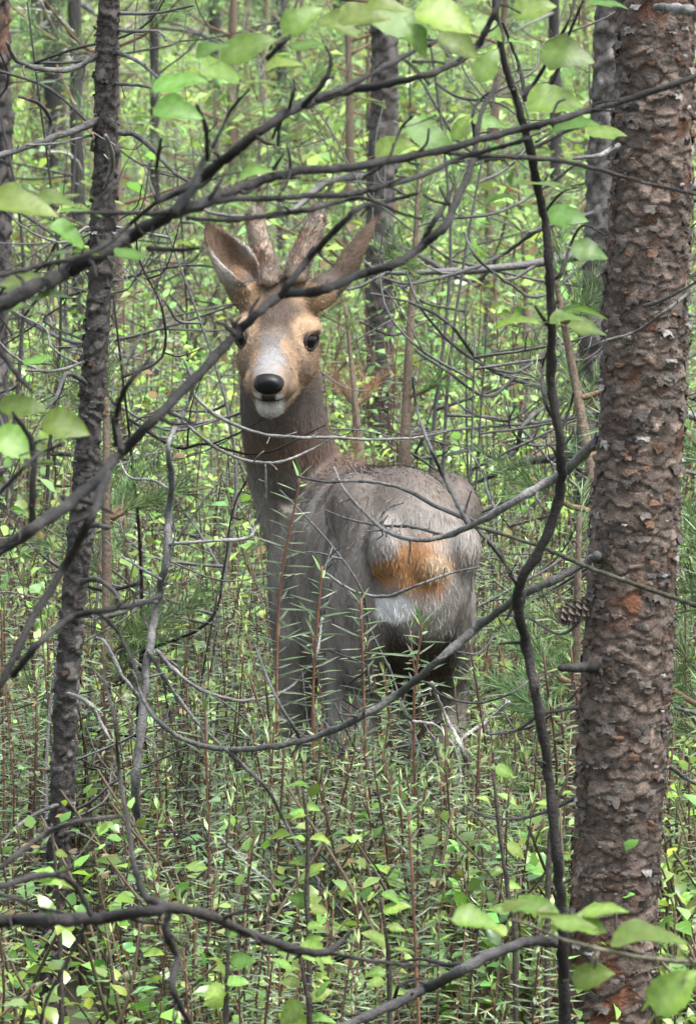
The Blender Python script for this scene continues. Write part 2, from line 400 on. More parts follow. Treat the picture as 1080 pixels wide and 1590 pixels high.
# ears: cupped leaf-shaped shells
EARS = [(-1, P(378, 455, 9.17), P(321, 343, 9.16), unit(A(.70, -.70, .10)), .027), (1, P(500, 455, 9.17), P(592, 332, 9.20), unit(A(.72, .45, -.52)), .0165)]
earinfo = []
for s, b0, tipp, open_dir, wid in EARS:
    ax = unit(tipp-b0); Ln = np.linalg.norm(tipp-b0); od = unit(open_dir-ax*np.dot(open_dir, ax)); sd = np.cross(ax, od)
    earinfo.append((b0, ax, Ln, od, sd))
    nl, nw = 16, 13; ins, outs = [], []
    for i in range(nl+1):
        q = i/nl; wdt = wid*(.42+.58*math.sin(math.pi*min(1, (q*.9+.12)))**1.0)*(1 if q < .72 else math.sqrt(max(0.02, 1-((q-.72)/.285)**2)))
        cup = math.radians(115*(1-q)**1.0+42)
        for j in range(nw):
            a = (j/(nw-1)-.5)*2*cup
            rad = wdt/math.sin(min(cup, math.pi/2))
            base = b0+ax*(q*Ln)+od*(rad*.55)
            n = -od*math.cos(a)+sd*math.sin(a)
            cpt = base+n*rad
            th = .0035*(1-.35*q)
            ins.append(cpt-n*th); outs.append(cpt+n*th)
    Vv = np.array(ins+outs); N0 = len(ins); Qs = []
    for i in range(nl):
        for j in range(nw-1):
            p = i*nw+j; Qs.append((p, p+1, p+nw+1, p+nw)); p += N0; Qs.append((p, p+nw, p+nw+1, p+1))
        for j in (0, nw-1):
            p = i*nw+j; q4 = (p, p+nw, p+nw+N0, p+N0); Qs.append(q4 if j == 0 else q4[::-1])
    for i in (0, nl):
        for j in range(nw-1):
            p = i*nw+j; q4 = (p, p+N0, p+1+N0, p+1); Qs.append(q4 if i == 0 else q4[::-1])
    bodyA.add(Vv, np.array(Qs))
    bodyA.add(*ellipsoid(b0+ax*.004, (ax, od, sd), (.032, .021, .021)))
# legs
def leg(keys, seg=14):
    pts = np.array([D(*k[:3]) for k in keys]); p = spline(pts, 5); q = np.linspace(0, 1, len(p)); kq = np.linspace(0, 1, len(keys))
    t = unit(np.gradient(p, axis=0)); u = unit(DL-t*(t@DL)[:, None]); v = np.cross(t, u)
    bodyA.add(*loft(p, u, v, np.interp(q, kq, [k[3] for k in keys]), np.interp(q, kq, [k[4] for k in keys]), seg))
for s in (1, -1):
    df = .02 if s > 0 else -.05; hl = 1 if s > 0 else .66
    leg([(.24, .060*s, .62, .032, .07), (.25, .062*s, .53, .040, .075), (.19+df, .068*s, .43, .034, .052), (.20+df, .068*s, .33, .023, .028), (.215+df, .067*s, .235, .017, .019),
         (.21+df, .074*s, .15, .011, .013), (.20+df, .074*s, .075, .0135, .016), (.225+df, .074*s, .035, .012, .014), (.24+df, .074*s, .004, .014, .02)])
    leg([(-.22, .038*s*hl, .63, .044, .08), (-.25, .055*s*hl, .54, .046, .095), (-.20, .066*s*hl, .45, .044, .080), (-.22, .069*s*hl, .37, .032, .050), (-.31, .070*s*hl, .285, .017, .026), (-.325, .075*s*hl, .24, .0125, .018),
         (-.31, .074*s*hl, .15, .0115, .014), (-.295, .074*s*hl, .08, .014, .017), (-.27, .074*s*hl, .035, .012, .014), (-.25, .074*s*hl, .004, .014, .02)])
for s in (1, -1):
    bodyA.add(*ellipsoid(D(-.17, .052*s if s > 0 else -.062, .645), (DF, DL, A(0, 0, 1)), (.11, .040, .052)))   # hip bones
    bodyA.add(*ellipsoid(D(-.33, .045*s, .615), (DF, DL, A(0, 0, 1)), (.05, .03, .045)))
bodyA.add(*ellipsoid(D(-.372, .0, .60), (DF, DL, A(0, 0, 1)), (.018, .022, .030)))      # tuft where the tail is
tmp = link('tmp', bodyA.mesh('tmp', None))
md = tmp.modifiers.new('r', 'REMESH'); md.mode = 'VOXEL'; md.voxel_size = .0039; md.use_smooth_shade = True
md = tmp.modifiers.new('s', 'SMOOTH'); md.factor = .5; md.iterations = 5
dg = bpy.context.evaluated_depsgraph_get(); dg.update()
bm_ = bpy.data.meshes.new_from_object(tmp.evaluated_get(dg))
bpy.data.objects.remove(tmp)
nv = len(bm_.vertices); BV = np.zeros(nv*3, np.float32); bm_.vertices.foreach_get('co', BV); BV = BV.reshape(-1, 3).astype(float)
BN = np.zeros(nv*3, np.float32); bm_.vertices.foreach_get('normal', BN); BN = BN.reshape(-1, 3).astype(float)
def smooth_lerp(c, col, wgt): return c*(1-wgt[:, None])+np.asarray(col)[None]*wgt[:, None]
def head_coords(p):
    d = p-HO; return d@HA, d@HS, d@HU
def deer_color(p, n):
    d = p-DO; f, l, z = d@DF, d@DL, d[:, 2]
    a, s, u = head_coords(p)
    nz = vnoise(p, 26); nz2 = vnoise(p+3.1, 70); nz3 = vnoise(p+8, 9)
    c = np.tile(A(.190, .171, .152), (len(p), 1))*(.5+1.0*nz[:, None])
    c = smooth_lerp(c, (.25, .235, .22), sstep(.4, .75, nz3)*.7)
    c = smooth_lerp(c, (.16, .105, .070), sstep(.55, .75, nz2)*.22)
    # reddish saddle, paler flank
    c = smooth_lerp(c, (.085, .070, .060), sstep(.62, .70, z)*sstep(-.42, -.30, f)*(.35+.5*nz))
    c = smooth_lerp(c, (.11, .066, .046), sstep(.645, .69, z)*sstep(.0, .15, f)*.8)
    c = smooth_lerp(c, (.07, .058, .05), sstep(.55, .8, vnoise(p*A(1, 1, .45)+2, 34))*sstep(.74, .68, z)*.6)
    c = smooth_lerp(c, (.22, .20, .185), sstep(.45, .36, z)*sstep(-.25, -.1, f)*.5)
    # legs ochre brown
    c = smooth_lerp(c, (.15, .105, .07), sstep(.34, .24, z)*.8)
    # mottled grey neck, with the shade under the head painted into its colour
    inneck = sstep(.69, .74, z)
    c = smooth_lerp(c, A(.090, .082, .075), inneck*(.45+.6*nz3))
    # rump patch: orange with cream centre and white lower edge
    rear = sstep(-.318, -.345, f)
    rr = np.hypot((l-.006)/.054, (z-.594)/.040)+.7*(nz2-.5)+.6*(nz-.5)
    c = smooth_lerp(c, (.30, .15, .062), rear*sstep(1.15, .6, rr)*.92)
    c = smooth_lerp(c, (.45, .36, .26), sstep(.028, .008, np.hypot(l+.012, z-.600)+.014*(nz2-.5))*.8*sstep(-.35, -.37, f))
    c = smooth_lerp(c, (.70, .69, .68), sstep(.022, .012, np.hypot((l-.040)*.8, z-.540)+.014*(nz2-.5))*sstep(-.28, -.31, f))
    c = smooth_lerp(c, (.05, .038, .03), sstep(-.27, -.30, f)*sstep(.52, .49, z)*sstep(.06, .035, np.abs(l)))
    # head
    hd = (a > -.06) & (a < .24) & (np.abs(s) < .075) & (u > -.085+.02*(nz2-.5)) & (u < .082)
    h = np.tile(A(.245, .168, .106), (len(p), 1))*(.35+.55*nz+.4*nz2+.45*vnoise(p+6, 150))[:, None]
    h = smooth_lerp(h, (.125, .105, .09), sstep(.45, .75, nz)*.55)
    h = smooth_lerp(h, (.13, .088, .058), sstep(.038, .056, np.abs(s))*sstep(.03, .0, u)*.7)
    h = smooth_lerp(h, (.17, .118, .078), sstep(-.02, -.05, u)*sstep(.1, .05, a)*.85)
    h = smooth_lerp(h, (.062, .050, .043), sstep(.036, .012, np.abs(s)+.02*(nz2-.5))*sstep(.02, .035, u)*sstep(.125, .09, a)*sstep(.005, .02, a)*.9)   # grey forehead
    h = smooth_lerp(h, (.125, .118, .116), sstep(.021, .007, np.abs(s)+.014*(nz2-.5))*sstep(-.01, .012, u)*sstep(.09, .125, a)*.9)                        # pale bridge
    h = smooth_lerp(h, (.235, .23, .228), sstep(.027, .010, np.abs(s)+.012*(nz2-.5))*sstep(.12, .165, a)*sstep(-.02, .004, u)*.85)
    ed = np.hypot(np.hypot(a-.080, (np.abs(s)-.046)*.7), u-.016)
    h = smooth_lerp(h, (.38, .27, .17), sstep(.034, .024, ed)*sstep(.015, .019, ed)*.55)
    h = smooth_lerp(h, (.03, .022, .018), sstep(.018, .013, ed))
    h = smooth_lerp(h, (.10, .06, .035), sstep(.016, .008, np.hypot(np.hypot(a-.118, u+.022), np.abs(s)-.044))*.8)
    h = smooth_lerp(h, (.2, .15, .11), sstep(.11, .14, a)*sstep(-.005, -.018, u)*.5)
    h = smooth_lerp(h, (.03, .025, .022), sstep(.158, .172, a)*sstep(-.024, -.028, u)*sstep(-.038, -.034, u)*sstep(.020, .015, np.abs(s)))        # mouth
    h = smooth_lerp(h, (.7, .68, .65), sstep(.165, .175, a)*sstep(.006, .003, np.abs(u+.0280))*sstep(.006, .003, np.abs(np.abs(s)-.015))*.8)
    h = smooth_lerp(h, (.46, .45, .42), sstep(.135, .16, a)*sstep(-.035, -.039, u)*sstep(.021, .015, np.abs(s)))                                  # white chin
    h = smooth_lerp(h, (.16, .13, .10), sstep(-.050, -.062, u)*sstep(.16, .12, a)*.7)
    hw = hd*np.maximum(sstep(-.088, -.050, u+.02*(nz2-.5)), sstep(.095, .125, a))*sstep(-.058, -.02, a+.02*(nz-.5))
    c = c*(1-hw[:, None])+h*hw[:, None]
    blend = sstep(-.02, -.06, a)
    # ears
    for (b0, ax, Ln, od, sd), si in zip(earinfo, (-1, 1)):
        e = p-b0; q = (e@ax)/Ln
        near = (q > .10) & (q < 1.12) & (np.linalg.norm(e-np.outer(e@ax, ax), axis=1) < .058) & ((u > .055) | (np.abs(s) > .062))
        inner = (n@od) > .05
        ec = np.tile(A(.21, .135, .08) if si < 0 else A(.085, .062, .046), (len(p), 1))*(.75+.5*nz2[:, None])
        ci = smooth_lerp(np.tile(A(.105, .072, .05), (len(p), 1)), (.23, .145, .085), sstep(.45, .1, q))
        sdv = np.abs(e@sd)
        ec = np.where(inner[:, None], ci, ec)
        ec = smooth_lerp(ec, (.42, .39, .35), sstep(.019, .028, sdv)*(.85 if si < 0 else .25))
        ec = smooth_lerp(ec, (.02, .016, .014), sstep(.86, .98, q)*.9)
        wgt = (near*sstep(.10, .32, q))
        c = c*(1-wgt[:, None])+ec*wgt[:, None]
    return np.clip(c, .002, 1)
at = bm_.color_attributes.new('Col', 'FLOAT_COLOR', 'POINT')
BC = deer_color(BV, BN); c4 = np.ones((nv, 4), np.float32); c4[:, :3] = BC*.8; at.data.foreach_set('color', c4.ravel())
bm_.materials.clear(); bm_.materials.append(M_SKIN); bm_.name = 'deer_body'
deer = thing('roe_deer', (DO[0], DO[1], 0), 'grey-brown roe deer with velvet antlers looking back over its shoulder', 'deer')
child('body', bm_, deer)
# fur blades grown from the body
nf = len(bm_.polygons); ar = np.zeros(nf, np.float32); bm_.polygons.foreach_get('area', ar)
ctr = np.zeros(nf*3, np.float32); bm_.polygons.foreach_get('center', ctr); ctr = ctr.reshape(-1, 3).astype(float)
pn = np.zeros(nf*3, np.float32); bm_.polygons.foreach_get('normal', pn); pn = pn.reshape(-1, 3).astype(float)
def grow_fur(roots, nrm, dirs, length, width, cols, r, lift=.35):
    t = unit(dirs-nrm*np.sum(dirs*nrm, 1, keepdims=True)+r.normal(0, .22, dirs.shape)); n = len(roots)
    sd = unit(np.cross(t, nrm)+r.normal(0, .3, t.shape))*(width*.5)[:, None]
    b = roots-nrm*.001; L = length[:, None]; lf = lift*(.6+.8*r.random((n, 1)))
    mid = b+t*L*.55+nrm*L*lf*.55; tip = b+t*L+nrm*L*lf*.7
    V = np.stack([b-sd, b+sd, mid+sd*.7, mid-sd*.7, tip], 1).reshape(-1, 3); o = np.arange(n)[:, None]*5
    C = np.repeat(cols, 5, 0); C = C*np.tile([.75, .75, 1.0, 1.0, 1.12], n)[:, None]
    return V, o+np.array([[0, 1, 2, 3]]), o+np.array([[3, 2, 4]]), C
fr = np.random.default_rng(5)
a_, s_, u_ = head_coords(ctr); inh = (a_ > -.05) & (np.abs(s_) < .08) & (u_ > -.09) & (u_ < .25)
vis = (pn@unit(CAM-DO)) > -.35
wgt = ar*np.where(inh, 3.2, 1.0)*vis*np.where(ctr[:, 2] < .15, .3, 1); wgt = wgt/wgt.sum()
NB = 125000
pick = fr.choice(nf, NB, p=wgt)
root = ctr[pick]+fr.normal(0, .0013, (NB, 3)); nn = pn[pick]
fl = inh[pick]; a_, s_, u_ = head_coords(root); dd = root-DO; zf = dd[:, 2]
dirs = np.where(fl[:, None], -HA[None]+.25*np.sign(s_)[:, None]*HS[None], (-DF*.55-A(0, 0, .75))[None])
isneck = (~fl) & (zf > .66) & (dd@DF > .1); dirs = np.where(isneck[:, None], A(.15, 0, -1)[None], dirs)
for b0, ax, Ln, od, sd in earinfo:
    e = root-b0; on = (e@ax > .02) & (np.linalg.norm(e-np.outer(e@ax, ax), axis=1) < .055) & (e@ax < Ln*1.1) & (u_ > .05)
    dirs = np.where(on[:, None], ax[None]+.5*np.sign(e@sd)[:, None]*sd[None], dirs)
length = np.where(fl, .0050, .0095)*fr.uniform(.6, 1.3, NB); length = np.where((~fl) & (zf < .35), .010, length)
length = np.where(fl & (a_ > .13), .0035, length)
rump = (dd@DF < -.31) & (zf > .48); length = np.where(rump, .0105, length)
ok = ~(fl & (a_ > .178) & (u_ > -.032))
edd = np.hypot(np.hypot(a_-.080, (np.abs(s_)-.046)*.7), u_-.016); ok &= ~(fl & (edd < .016))
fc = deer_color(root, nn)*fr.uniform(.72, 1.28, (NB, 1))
rp_ = (dd@DF < -.30) & (fr.random(NB) < .08); fc[rp_] = fc[rp_]*.5+A(.22, .19, .155)*.5
fm = mk_mesh('deer_fur', *grow_fur(root[ok], nn[ok], dirs[ok], length[ok], np.where(fl, .0007, .0008)[ok], fc[ok], fr, np.where(fl, .3, .16)[ok][:, None]), M_FUR)
tag(child('fur', fm, deer), kind='stuff')
# eyes
for s in (-1, 1):
    c = Hd(.080, s*.0410, .016); ax = (unit(HA*.55+HS*s*.8), unit(HU), unit(np.cross(unit(HA*.55+HS*s*.8), HU)))
    e = Acc(); e.add(*ellipsoid(c, ax, (.0125, .0125, .0140), 20, 14)); eye = child('eye', e.mesh('eye', M_EYE), deer)
    e = Acc(); th = np.linspace(0, 2*math.pi, 25)
    ring = [c+ax[0]*.0075+ax[1]*.0112*math.cos(t)*1.0+ax[2]*.0135*math.sin(t) for t in th]
    e.add(*tube(ring, [.0022, .0022], 6, 2)); 
    lo = child('eyelid', e.mesh('eyelid', M_LID), deer); lo.parent = eye; lo.location = (0, 0, 0)
# nose pad with nostrils
e = Acc(); K = smooth_keys([(.166, -.001, .013, .007), (.178, -.005, .0180, .0110), (.192, -.0095, .0203, .0132), (.203, -.0115, .0188, .0125), (.2085, -.0125, .015, .0095), (.2100, -.013, .009, .006)], 4)
e.add(*loft([Hd(k[0], 0, k[1]) for k in K], [HS]*len(K), [HU]*len(K), K[:, 2], K[:, 3], 28))
nose = child('nose', e.mesh('nose', M_NOSE), deer)
for s in (-1, 1):
    e = Acc(); e.add(*ellipsoid(Hd(.2040, s*.0118, -.0148), (unit(HS*s*.75+HU*.65), HA, unit(HS*.65-HU*s*.75)), (.0085, .0060, .0050), 14, 9))
    o = child('nostril', e.mesh('nostril', M_DARK), deer); o.parent = nose; o.location = (0, 0, 0)
# antlers in velvet
for s, pts, w_ in ((-1, [(416, 440), (413, 415), (405, 385), (396, 345), (394, 328)], (.0140, .0150, .0138, .0122, .005)),
                   (1, [(458, 432), (465, 405), (478, 375), (490, 345), (493, 322)], (.0145, .0158, .0142, .0125, .005))):
    pp = [P(x, y, 9.17+i*.006) for i, (x, y) in enumerate(pts)]
    V, Q, T = tube(pp, w_, 16, 8, knob=.10, r=np.random.default_rng(3+s))
    nz = vnoise(V, 90); C = A(.26, .20, .155)[None]*(.6+.7*nz[:, None]); C = smooth_lerp(C, (.13, .075, .05), sstep(.6, .8, vnoise(V+5, 60)))
    ant = child('antler', mk_mesh('antler', V, Q, T, C, M_SKIN), deer)
    cl = spline(pp, 12); tt, uu, vv = frames(cl); n = 4200
    j = fr.integers(0, len(cl), n); an = fr.uniform(0, 6.283, n); rad = np.interp(j/len(cl), np.linspace(0, 1, 5), w_)
    nrm = uu[j]*np.cos(an)[:, None]+vv[j]*np.sin(an)[:, None]; rt = cl[j]+nrm*rad[:, None]+tt[j]*fr.uniform(-.004, .004, (n, 1))
    C = A(.30, .27, .235)[None]*fr.uniform(.5, 1.4, (n, 1)); C = smooth_lerp(C, (.16, .09, .06), sstep(.55, .75, vnoise(rt, 60)))
    me = mk_mesh('velvet', *grow_fur(rt, nrm, tt[j]*.6+nrm, np.full(n, .0055), np.full(n, .0008), C, fr, .9), M_FUR)
    o = child('velvet', me, deer); o.parent = ant; o.location = (0, 0, 0); tag(o, kind='stuff')

# ------------------------------------------------------------------ pine trunks with scaly bark
def vor(x, y, cx, cy, seed, wrapx):
    """nearest cell of a jittered grid (cells cx by cy, wrapping in x): id hash, offset to centre, border distance"""
    gx_, gy_ = np.floor(x/cx).astype(np.int64), np.floor(y/cy).astype(np.int64)
    nxw = max(1, int(round(wrapx/cx)))
    d1 = np.full(x.shape, 9e9); d2 = d1.copy(); idx = np.zeros(x.shape); oy = np.zeros(x.shape); ox = np.zeros(x.shape)
    for i in (-1, 0, 1):
        for j in (-1, 0, 1):
            a, b_ = gx_+i, gy_+j; aw = a % nxw
            jx = _h(aw, b_, np.full_like(aw, seed)); jy = _h(aw, b_, np.full_like(aw, seed+77)); sz = .75+.5*_h(aw, b_, np.full_like(aw, seed+31))
            dx = (x-(a+jx)*cx)/cx; dy = (y-(b_+jy)*cy)/cy
            d = np.hypot(dx, dy)*sz; m_ = d < d1
            d2 = np.where(m_, d1, np.minimum(d2, d)); d1 = np.where(m_, d, d1)
            idx = np.where(m_, _h(aw, b_, np.full_like(aw, seed+5)), idx); oy = np.where(m_, dy, oy); ox = np.where(m_, dx, ox)
    return idx, ox, oy, d2-d1
def bark_trunk(pts, rad, nz_, na, r, cell=(.020, .013), depth=.0045, cgrey=(.155, .125, .108), cred=(.23, .10, .05), red=.35, seed=1):
    c = spline(pts, 12); s = np.concatenate([[0], np.cumsum(np.linalg.norm(np.diff(c, axis=0), axis=1))]); Lt = s[-1]
    zz = np.linspace(0, Lt, nz_); p = np.stack([np.interp(zz, s, c[:, k]) for k in range(3)], -1)
    rr = np.interp(zz/Lt, np.linspace(0, 1, len(rad)), rad)
    t = unit(np.gradient(p, axis=0)); u = unit(A(1, 0, 0)-t*t[:, :1]); v = np.cross(t, u)
    a = np.arange(na)*2*math.pi/na; R0 = rr.mean()
    X = np.broadcast_to(a*R0, (nz_, na)); Zg = np.broadcast_to(zz[:, None], (nz_, na))
    q3 = np.stack([np.cos(X/R0)*R0, np.sin(X/R0)*R0, Zg], -1)
    wx = X+.006*(vnoise(q3, 60)-.5)*2; wz = Zg+.007*(vnoise(q3+9, 70)-.5)*2+.012*(vnoise(q3+4, 22)-.5)
    W = 2*math.pi*R0
    id1, ox1, oy1, e1 = vor(wx, wz, W/max(4, round(W/(cell[0]*2.1))), cell[1]*2.6, seed, W)
    id2, ox2, oy2, e2 = vor(wx, wz, W/max(6, round(W/cell[0])), cell[1], seed+11, W)
    id3, ox3, oy3, e3 = vor(wx+.003, wz, W/max(8, round(W/(cell[0]*.5))), cell[1]*.5, seed+23, W)
    h = .45*id1+.35*(id2-.5)-.75*oy2*(.25+id2)-.40*oy1*(id1-.2)+.25*(id3-.5)-.22*oy3*id3
    h -= .30*(1-sstep(.0, .07, e2))*(.35+id1)+.35*(1-sstep(0, .05, e1))
    rough = vnoise(q3+2, 260)-.5
    disp = depth*(h+.25*rough)
    # colour: weathered grey outer plates, orange where scales have come off
    low = sstep(.35, .05, .5*id1+.35*id2+.3*id3)
    rb = vnoise(q3*A(1, 1, .45)+1, 15); redm = np.clip(low+sstep(1-red, 1.15-red, rb)*sstep(.62, .3, id2), 0, 1)*sstep(.25, .55, vnoise(q3+6, 7)+.15)
    C = np.asarray(cgrey)[None, None]*(.45+.75*id2+.35*id3+.2*rough)[..., None]
    C = C*(1-redm[..., None])+np.asarray(cred)*(.55+.8*id3)[..., None]*redm[..., None]
    lich = sstep(.68, .8, vnoise(q3+15, 45))*sstep(.5, .8, id2); C = C*(1-.6*lich[..., None])+np.clip(np.asarray(cgrey)*3+.01, 0, .26)*.6*lich[..., None]
    crack = (1-sstep(.0, .10, e2)); C = C*(1-.45*crack[..., None])
    rad_ = rr[:, None]+disp
    V = p[:, None]+u[:, None]*(np.cos(a)[None]*rad_)[..., None]+v[:, None]*(np.sin(a)[None]*rad_)[..., None]
    i = np.arange(nz_-1)[:, None]*na; k = np.arange(na)[None]; k2 = (k+1) % na
    Q = np.stack([i+k, i+k2, i+na+k2, i+na+k], -1).reshape(-1, 4)
    return V.reshape(-1, 3), Q, np.zeros((0, 3), int), np.clip(C.reshape(-1, 3), .004, 1), (p, rr, u, v, t)
def bark_scales(info, n, r, size=.016, zlo=None, zhi=None, cgrey=(.20, .17, .15)):
    """loose curled scales standing off the trunk"""
    p, rr, u, v, t = info; acc = Acc()
    ok = np.arange(len(p))
    if zlo is not None: ok = ok[(p[:, 2] > zlo) & (p[:, 2] < zhi)]
    for k in range(n):
        i = r.choice(ok); a = r.uniform(0, 6.283); w_ = size*r.uniform(.35, 1.6)**1.3; h_ = w_*r.uniform(.3, .75)
        up = 1 if r.random() < .35 else -1; lift = r.uniform(0, .6)**2
        G = []; ed = r.uniform(.55, 1.25, 5); sk = r.normal(0, .25)
        for yy in (0, .4, .75, 1):
            for ix, xx in enumerate((-.5, -.25, 0, .25, .5)):
                aa = a+(xx*(1-.35*yy*r.uniform(.3, 1))+sk*yy*.4)*w_/rr[i]
                ro = rr[i]+.0032+.0012*r.random()*(yy > 0)+h_*lift*yy**1.8+.0006*r.normal()-.0015*(abs(xx) > .4)
                G.append(p[i]+u[i]*math.cos(aa)*ro+v[i]*math.sin(aa)*ro+t[i]*up*h_*yy*(1+(ed[ix]-1)*yy))
        Q = [(b*5+q, b*5+q+1, b*5+q+6, b*5+q+5) for b in range(3) for q in range(4)]
        c = np.array(cgrey)*r.uniform(.5, 1.35)*(A(1.25, .85, .62) if r.random() < .2 else 1)
        if r.random() < .07: c = A(.24, .23, .215)*r.uniform(.7, 1.1)
        acc.add(G, Q, None, c)
    return acc

BR = np.random.default_rng(21)
DARKB = A(.019, .018, .0172); GREYB = A(.092, .091, .088); PALEB = A(.22, .21, .20)
def trace(pts, wpx, Y0, Y1=None, seg=8, n=7, jit=.12, knob=.3, col=DARKB, wob=.03, r=BR, spurs=.7):
    """a branch through photo points (x, y); depth runs from Y0 to Y1 with an uneven course; width in photo px"""
    Y1 = Y0 if Y1 is None else Y1; k = len(pts); q = np.linspace(0, 1, k)
    ys = Y0+(Y1-Y0)*q+r.normal(0, wob, k); ys[0] = Y0
    W = [P(x, y, d) for (x, y), d in zip(pts, ys)]
    wp = np.interp(q, np.linspace(0, 1, len(wpx)), wpx)
    rad = wp*.46*ys/FPX
    V, Q, T = tube(W, list(rad), seg, n, jit, knob, r)
    if spurs:
        acc = Acc(); acc.add(V, Q, T); c = spline(W, 12); tt, uu, vv = frames(c); Lt = np.linalg.norm(np.diff(c, axis=0), axis=1).sum()
        for k2 in range(int(Lt/.045*spurs*r.uniform(.6, 1.4))):
            i = r.integers(2, len(c)-1); rr0 = float(np.interp(i/(len(c)-1), q, rad)); a = r.uniform(0, 6.283); dr = unit(uu[i]*math.cos(a)+vv[i]*math.sin(a)+tt[i]*r.uniform(.2, 1.2))
            l2 = r.uniform(.006, .03); acc.add(*tube([c[i], c[i]+dr*l2*.5+r.normal(0, .0015, 3), c[i]+dr*l2+r.normal(0, .003, 3)], [min(rr0*.5, .0022), min(rr0*.4, .0016), .0009], 5, 3, r=r))
        V, Q, T, _ = acc.arrays()
    nzc = vnoise(V, 55); C = np.asarray(col)[None]*(.55+.9*nzc[:, None])
    lw = .4*sstep(.6, .8, vnoise(V+3, 45))[:, None]; C = C*(1-lw)+(np.asarray(col)*2.2+.015)[None]*lw
    return (V, Q, T, C), np.array(W)
def branch_part(root, name, pts, wpx, Y0, Y1=None, parent=None, **kw):
    (V, Q, T, C), W = trace(pts, wpx, Y0, Y1, **kw)
    o = child(name, mk_mesh(name, V, Q, T, C, M_TWIG), root)
    if parent is not None: o.parent = parent; o.location = (0, 0, 0)
    return o, W

# leaf variants for the broadleaf saplings (unit length 1 along +X)
LEAFV = []
lr = np.random.default_rng(4)
for i in range(6):
    V, Q = leaf_blade(1, lr.uniform(.62, .80), lr.uniform(.02, .22), lr.uniform(.05, .3), 13, .92, .10, lr)
    V[:, 2] += .04*np.sin(V[:, 0]*9+i)*np.abs(V[:, 1])*2+.05*np.sin(V[:, 1]*7+i)
    base = A(.092, .172, .022)*lr.uniform(.65, 1.25)
    C = np.tile(base, (len(V), 1)); C[1::3] = A(.15, .24, .06)       # paler midrib
    V2 = np.vstack([V, [(-.22, -.012, .02), (-.22, .012, .02), (0.02, .012, 0), (0.02, -.012, 0)]]); n0 = len(V)
    LEAFV.append(mk_mesh('leaf', V2, np.vstack([Q, [(n0, n0+1, n0+2, n0+3)]]), np.zeros((0, 3), int), np.vstack([C, np.tile(A(.16, .2, .06), (4, 1))]), M_LEAF))
FRESH = []
for me in LEAFV:
    f_ = me.copy(); c4 = np.zeros(len(f_.vertices)*4, np.float32); f_.color_attributes['Col'].data.foreach_get('color', c4); c4 = c4.reshape(-1, 4); c4[:, :3] *= np.array([1.4, 1.35, 1.3]); f_.color_attributes['Col'].data.foreach_set('color', c4.ravel()); FRESH.append(f_)
def leaf_at(root, px, py, Y, lpx, ang, opn, r=BR, meshes=None):
    """a leaf centred where the photo shows it; opn = how far its face tips towards the viewer (deg)"""
    L = lpx*Y/FPX*.97; c = P(px, py, Y); a = math.radians(ang); o_ = math.radians(opn)
    x = unit(RT*math.cos(a)+UP*math.sin(a)+FW*r.normal(0, .25))
    n = unit(UP*math.cos(o_)-FW*math.sin(o_)+RT*r.normal(0, .12))
    B = basis(x, n)
    ob = link('leaf', (meshes or LEAFV)[r.integers(0, len(LEAFV))], root)
    M = Matrix([[B[0][i], B[1][i], B[2][i], (c-x*L*.5)[i]] for i in range(3)]+[[0, 0, 0, 1]])@Matrix.Scale(L, 4)
    ob.matrix_local = Matrix.Translation(-Vector(root.location))@M
    return ob

# --- the big pine at the right
d = 7.3
cl = [P(938, 1700, d), P(945, 1590, d), P(953, 1400, d), P(964, 1200, d), P(975, 1000, d), P(986, 800, d), P(998, 600, d), P(1005, 400, d), P(1013, 200, d), P(1020, 0, d), P(1030, -250, d), P(1043, -600, d)]
base = cl[0]+(cl[0]-cl[1])/(cl[0]-cl[1])[2]*-(cl[0][2]-0)
base = A(cl[0][0]-.01, d+.01, gz(cl[0][0], d)-.05)
pine = thing('pine_tree', (base[0], base[1], 0), 'thick pine trunk with flaking grey and orange scaly bark', 'pine tree')
k_ = d/FPX*.5
V, Q, T, C, info = bark_trunk([base]+cl, [.058, .0495, 135*k_, 134*k_, 137*k_, 136*k_, 132*k_, 128*k_, 122*k_, 118*k_, 114*k_, 110*k_, 104*k_], 920, 120, BR, (.019, .0135), depth=.0036, cgrey=(.076, .058, .047), cred=(.125, .052, .028), red=.40)
tr = child('trunk', mk_mesh('trunk', V, Q, T, C, M_BARK), pine)
fl_ = bark_scales(info, 2300, BR, .0095, .25, 1.75, (.072, .062, .055))
o = child('bark_scales', fl_.mesh('bark_scales', M_BARK), pine); o.parent = tr; o.location = (0, 0, 0); tag(o, kind='stuff')
tip = cl[-1]; topz = A(tip[0]+.12, tip[1]+.1, 5.2)
V, Q, T = tube([tip-A(0, 0, .05), (tip+topz)/2, topz], [104*k_, .028, .004], 12, 8, knob=.1); 
child('upper_trunk', mk_mesh('upper_trunk', V, Q, T, A(.26, .13, .07)[None]*(.6+.8*vnoise(V, 40)[:, None]), M_BARK), pine)
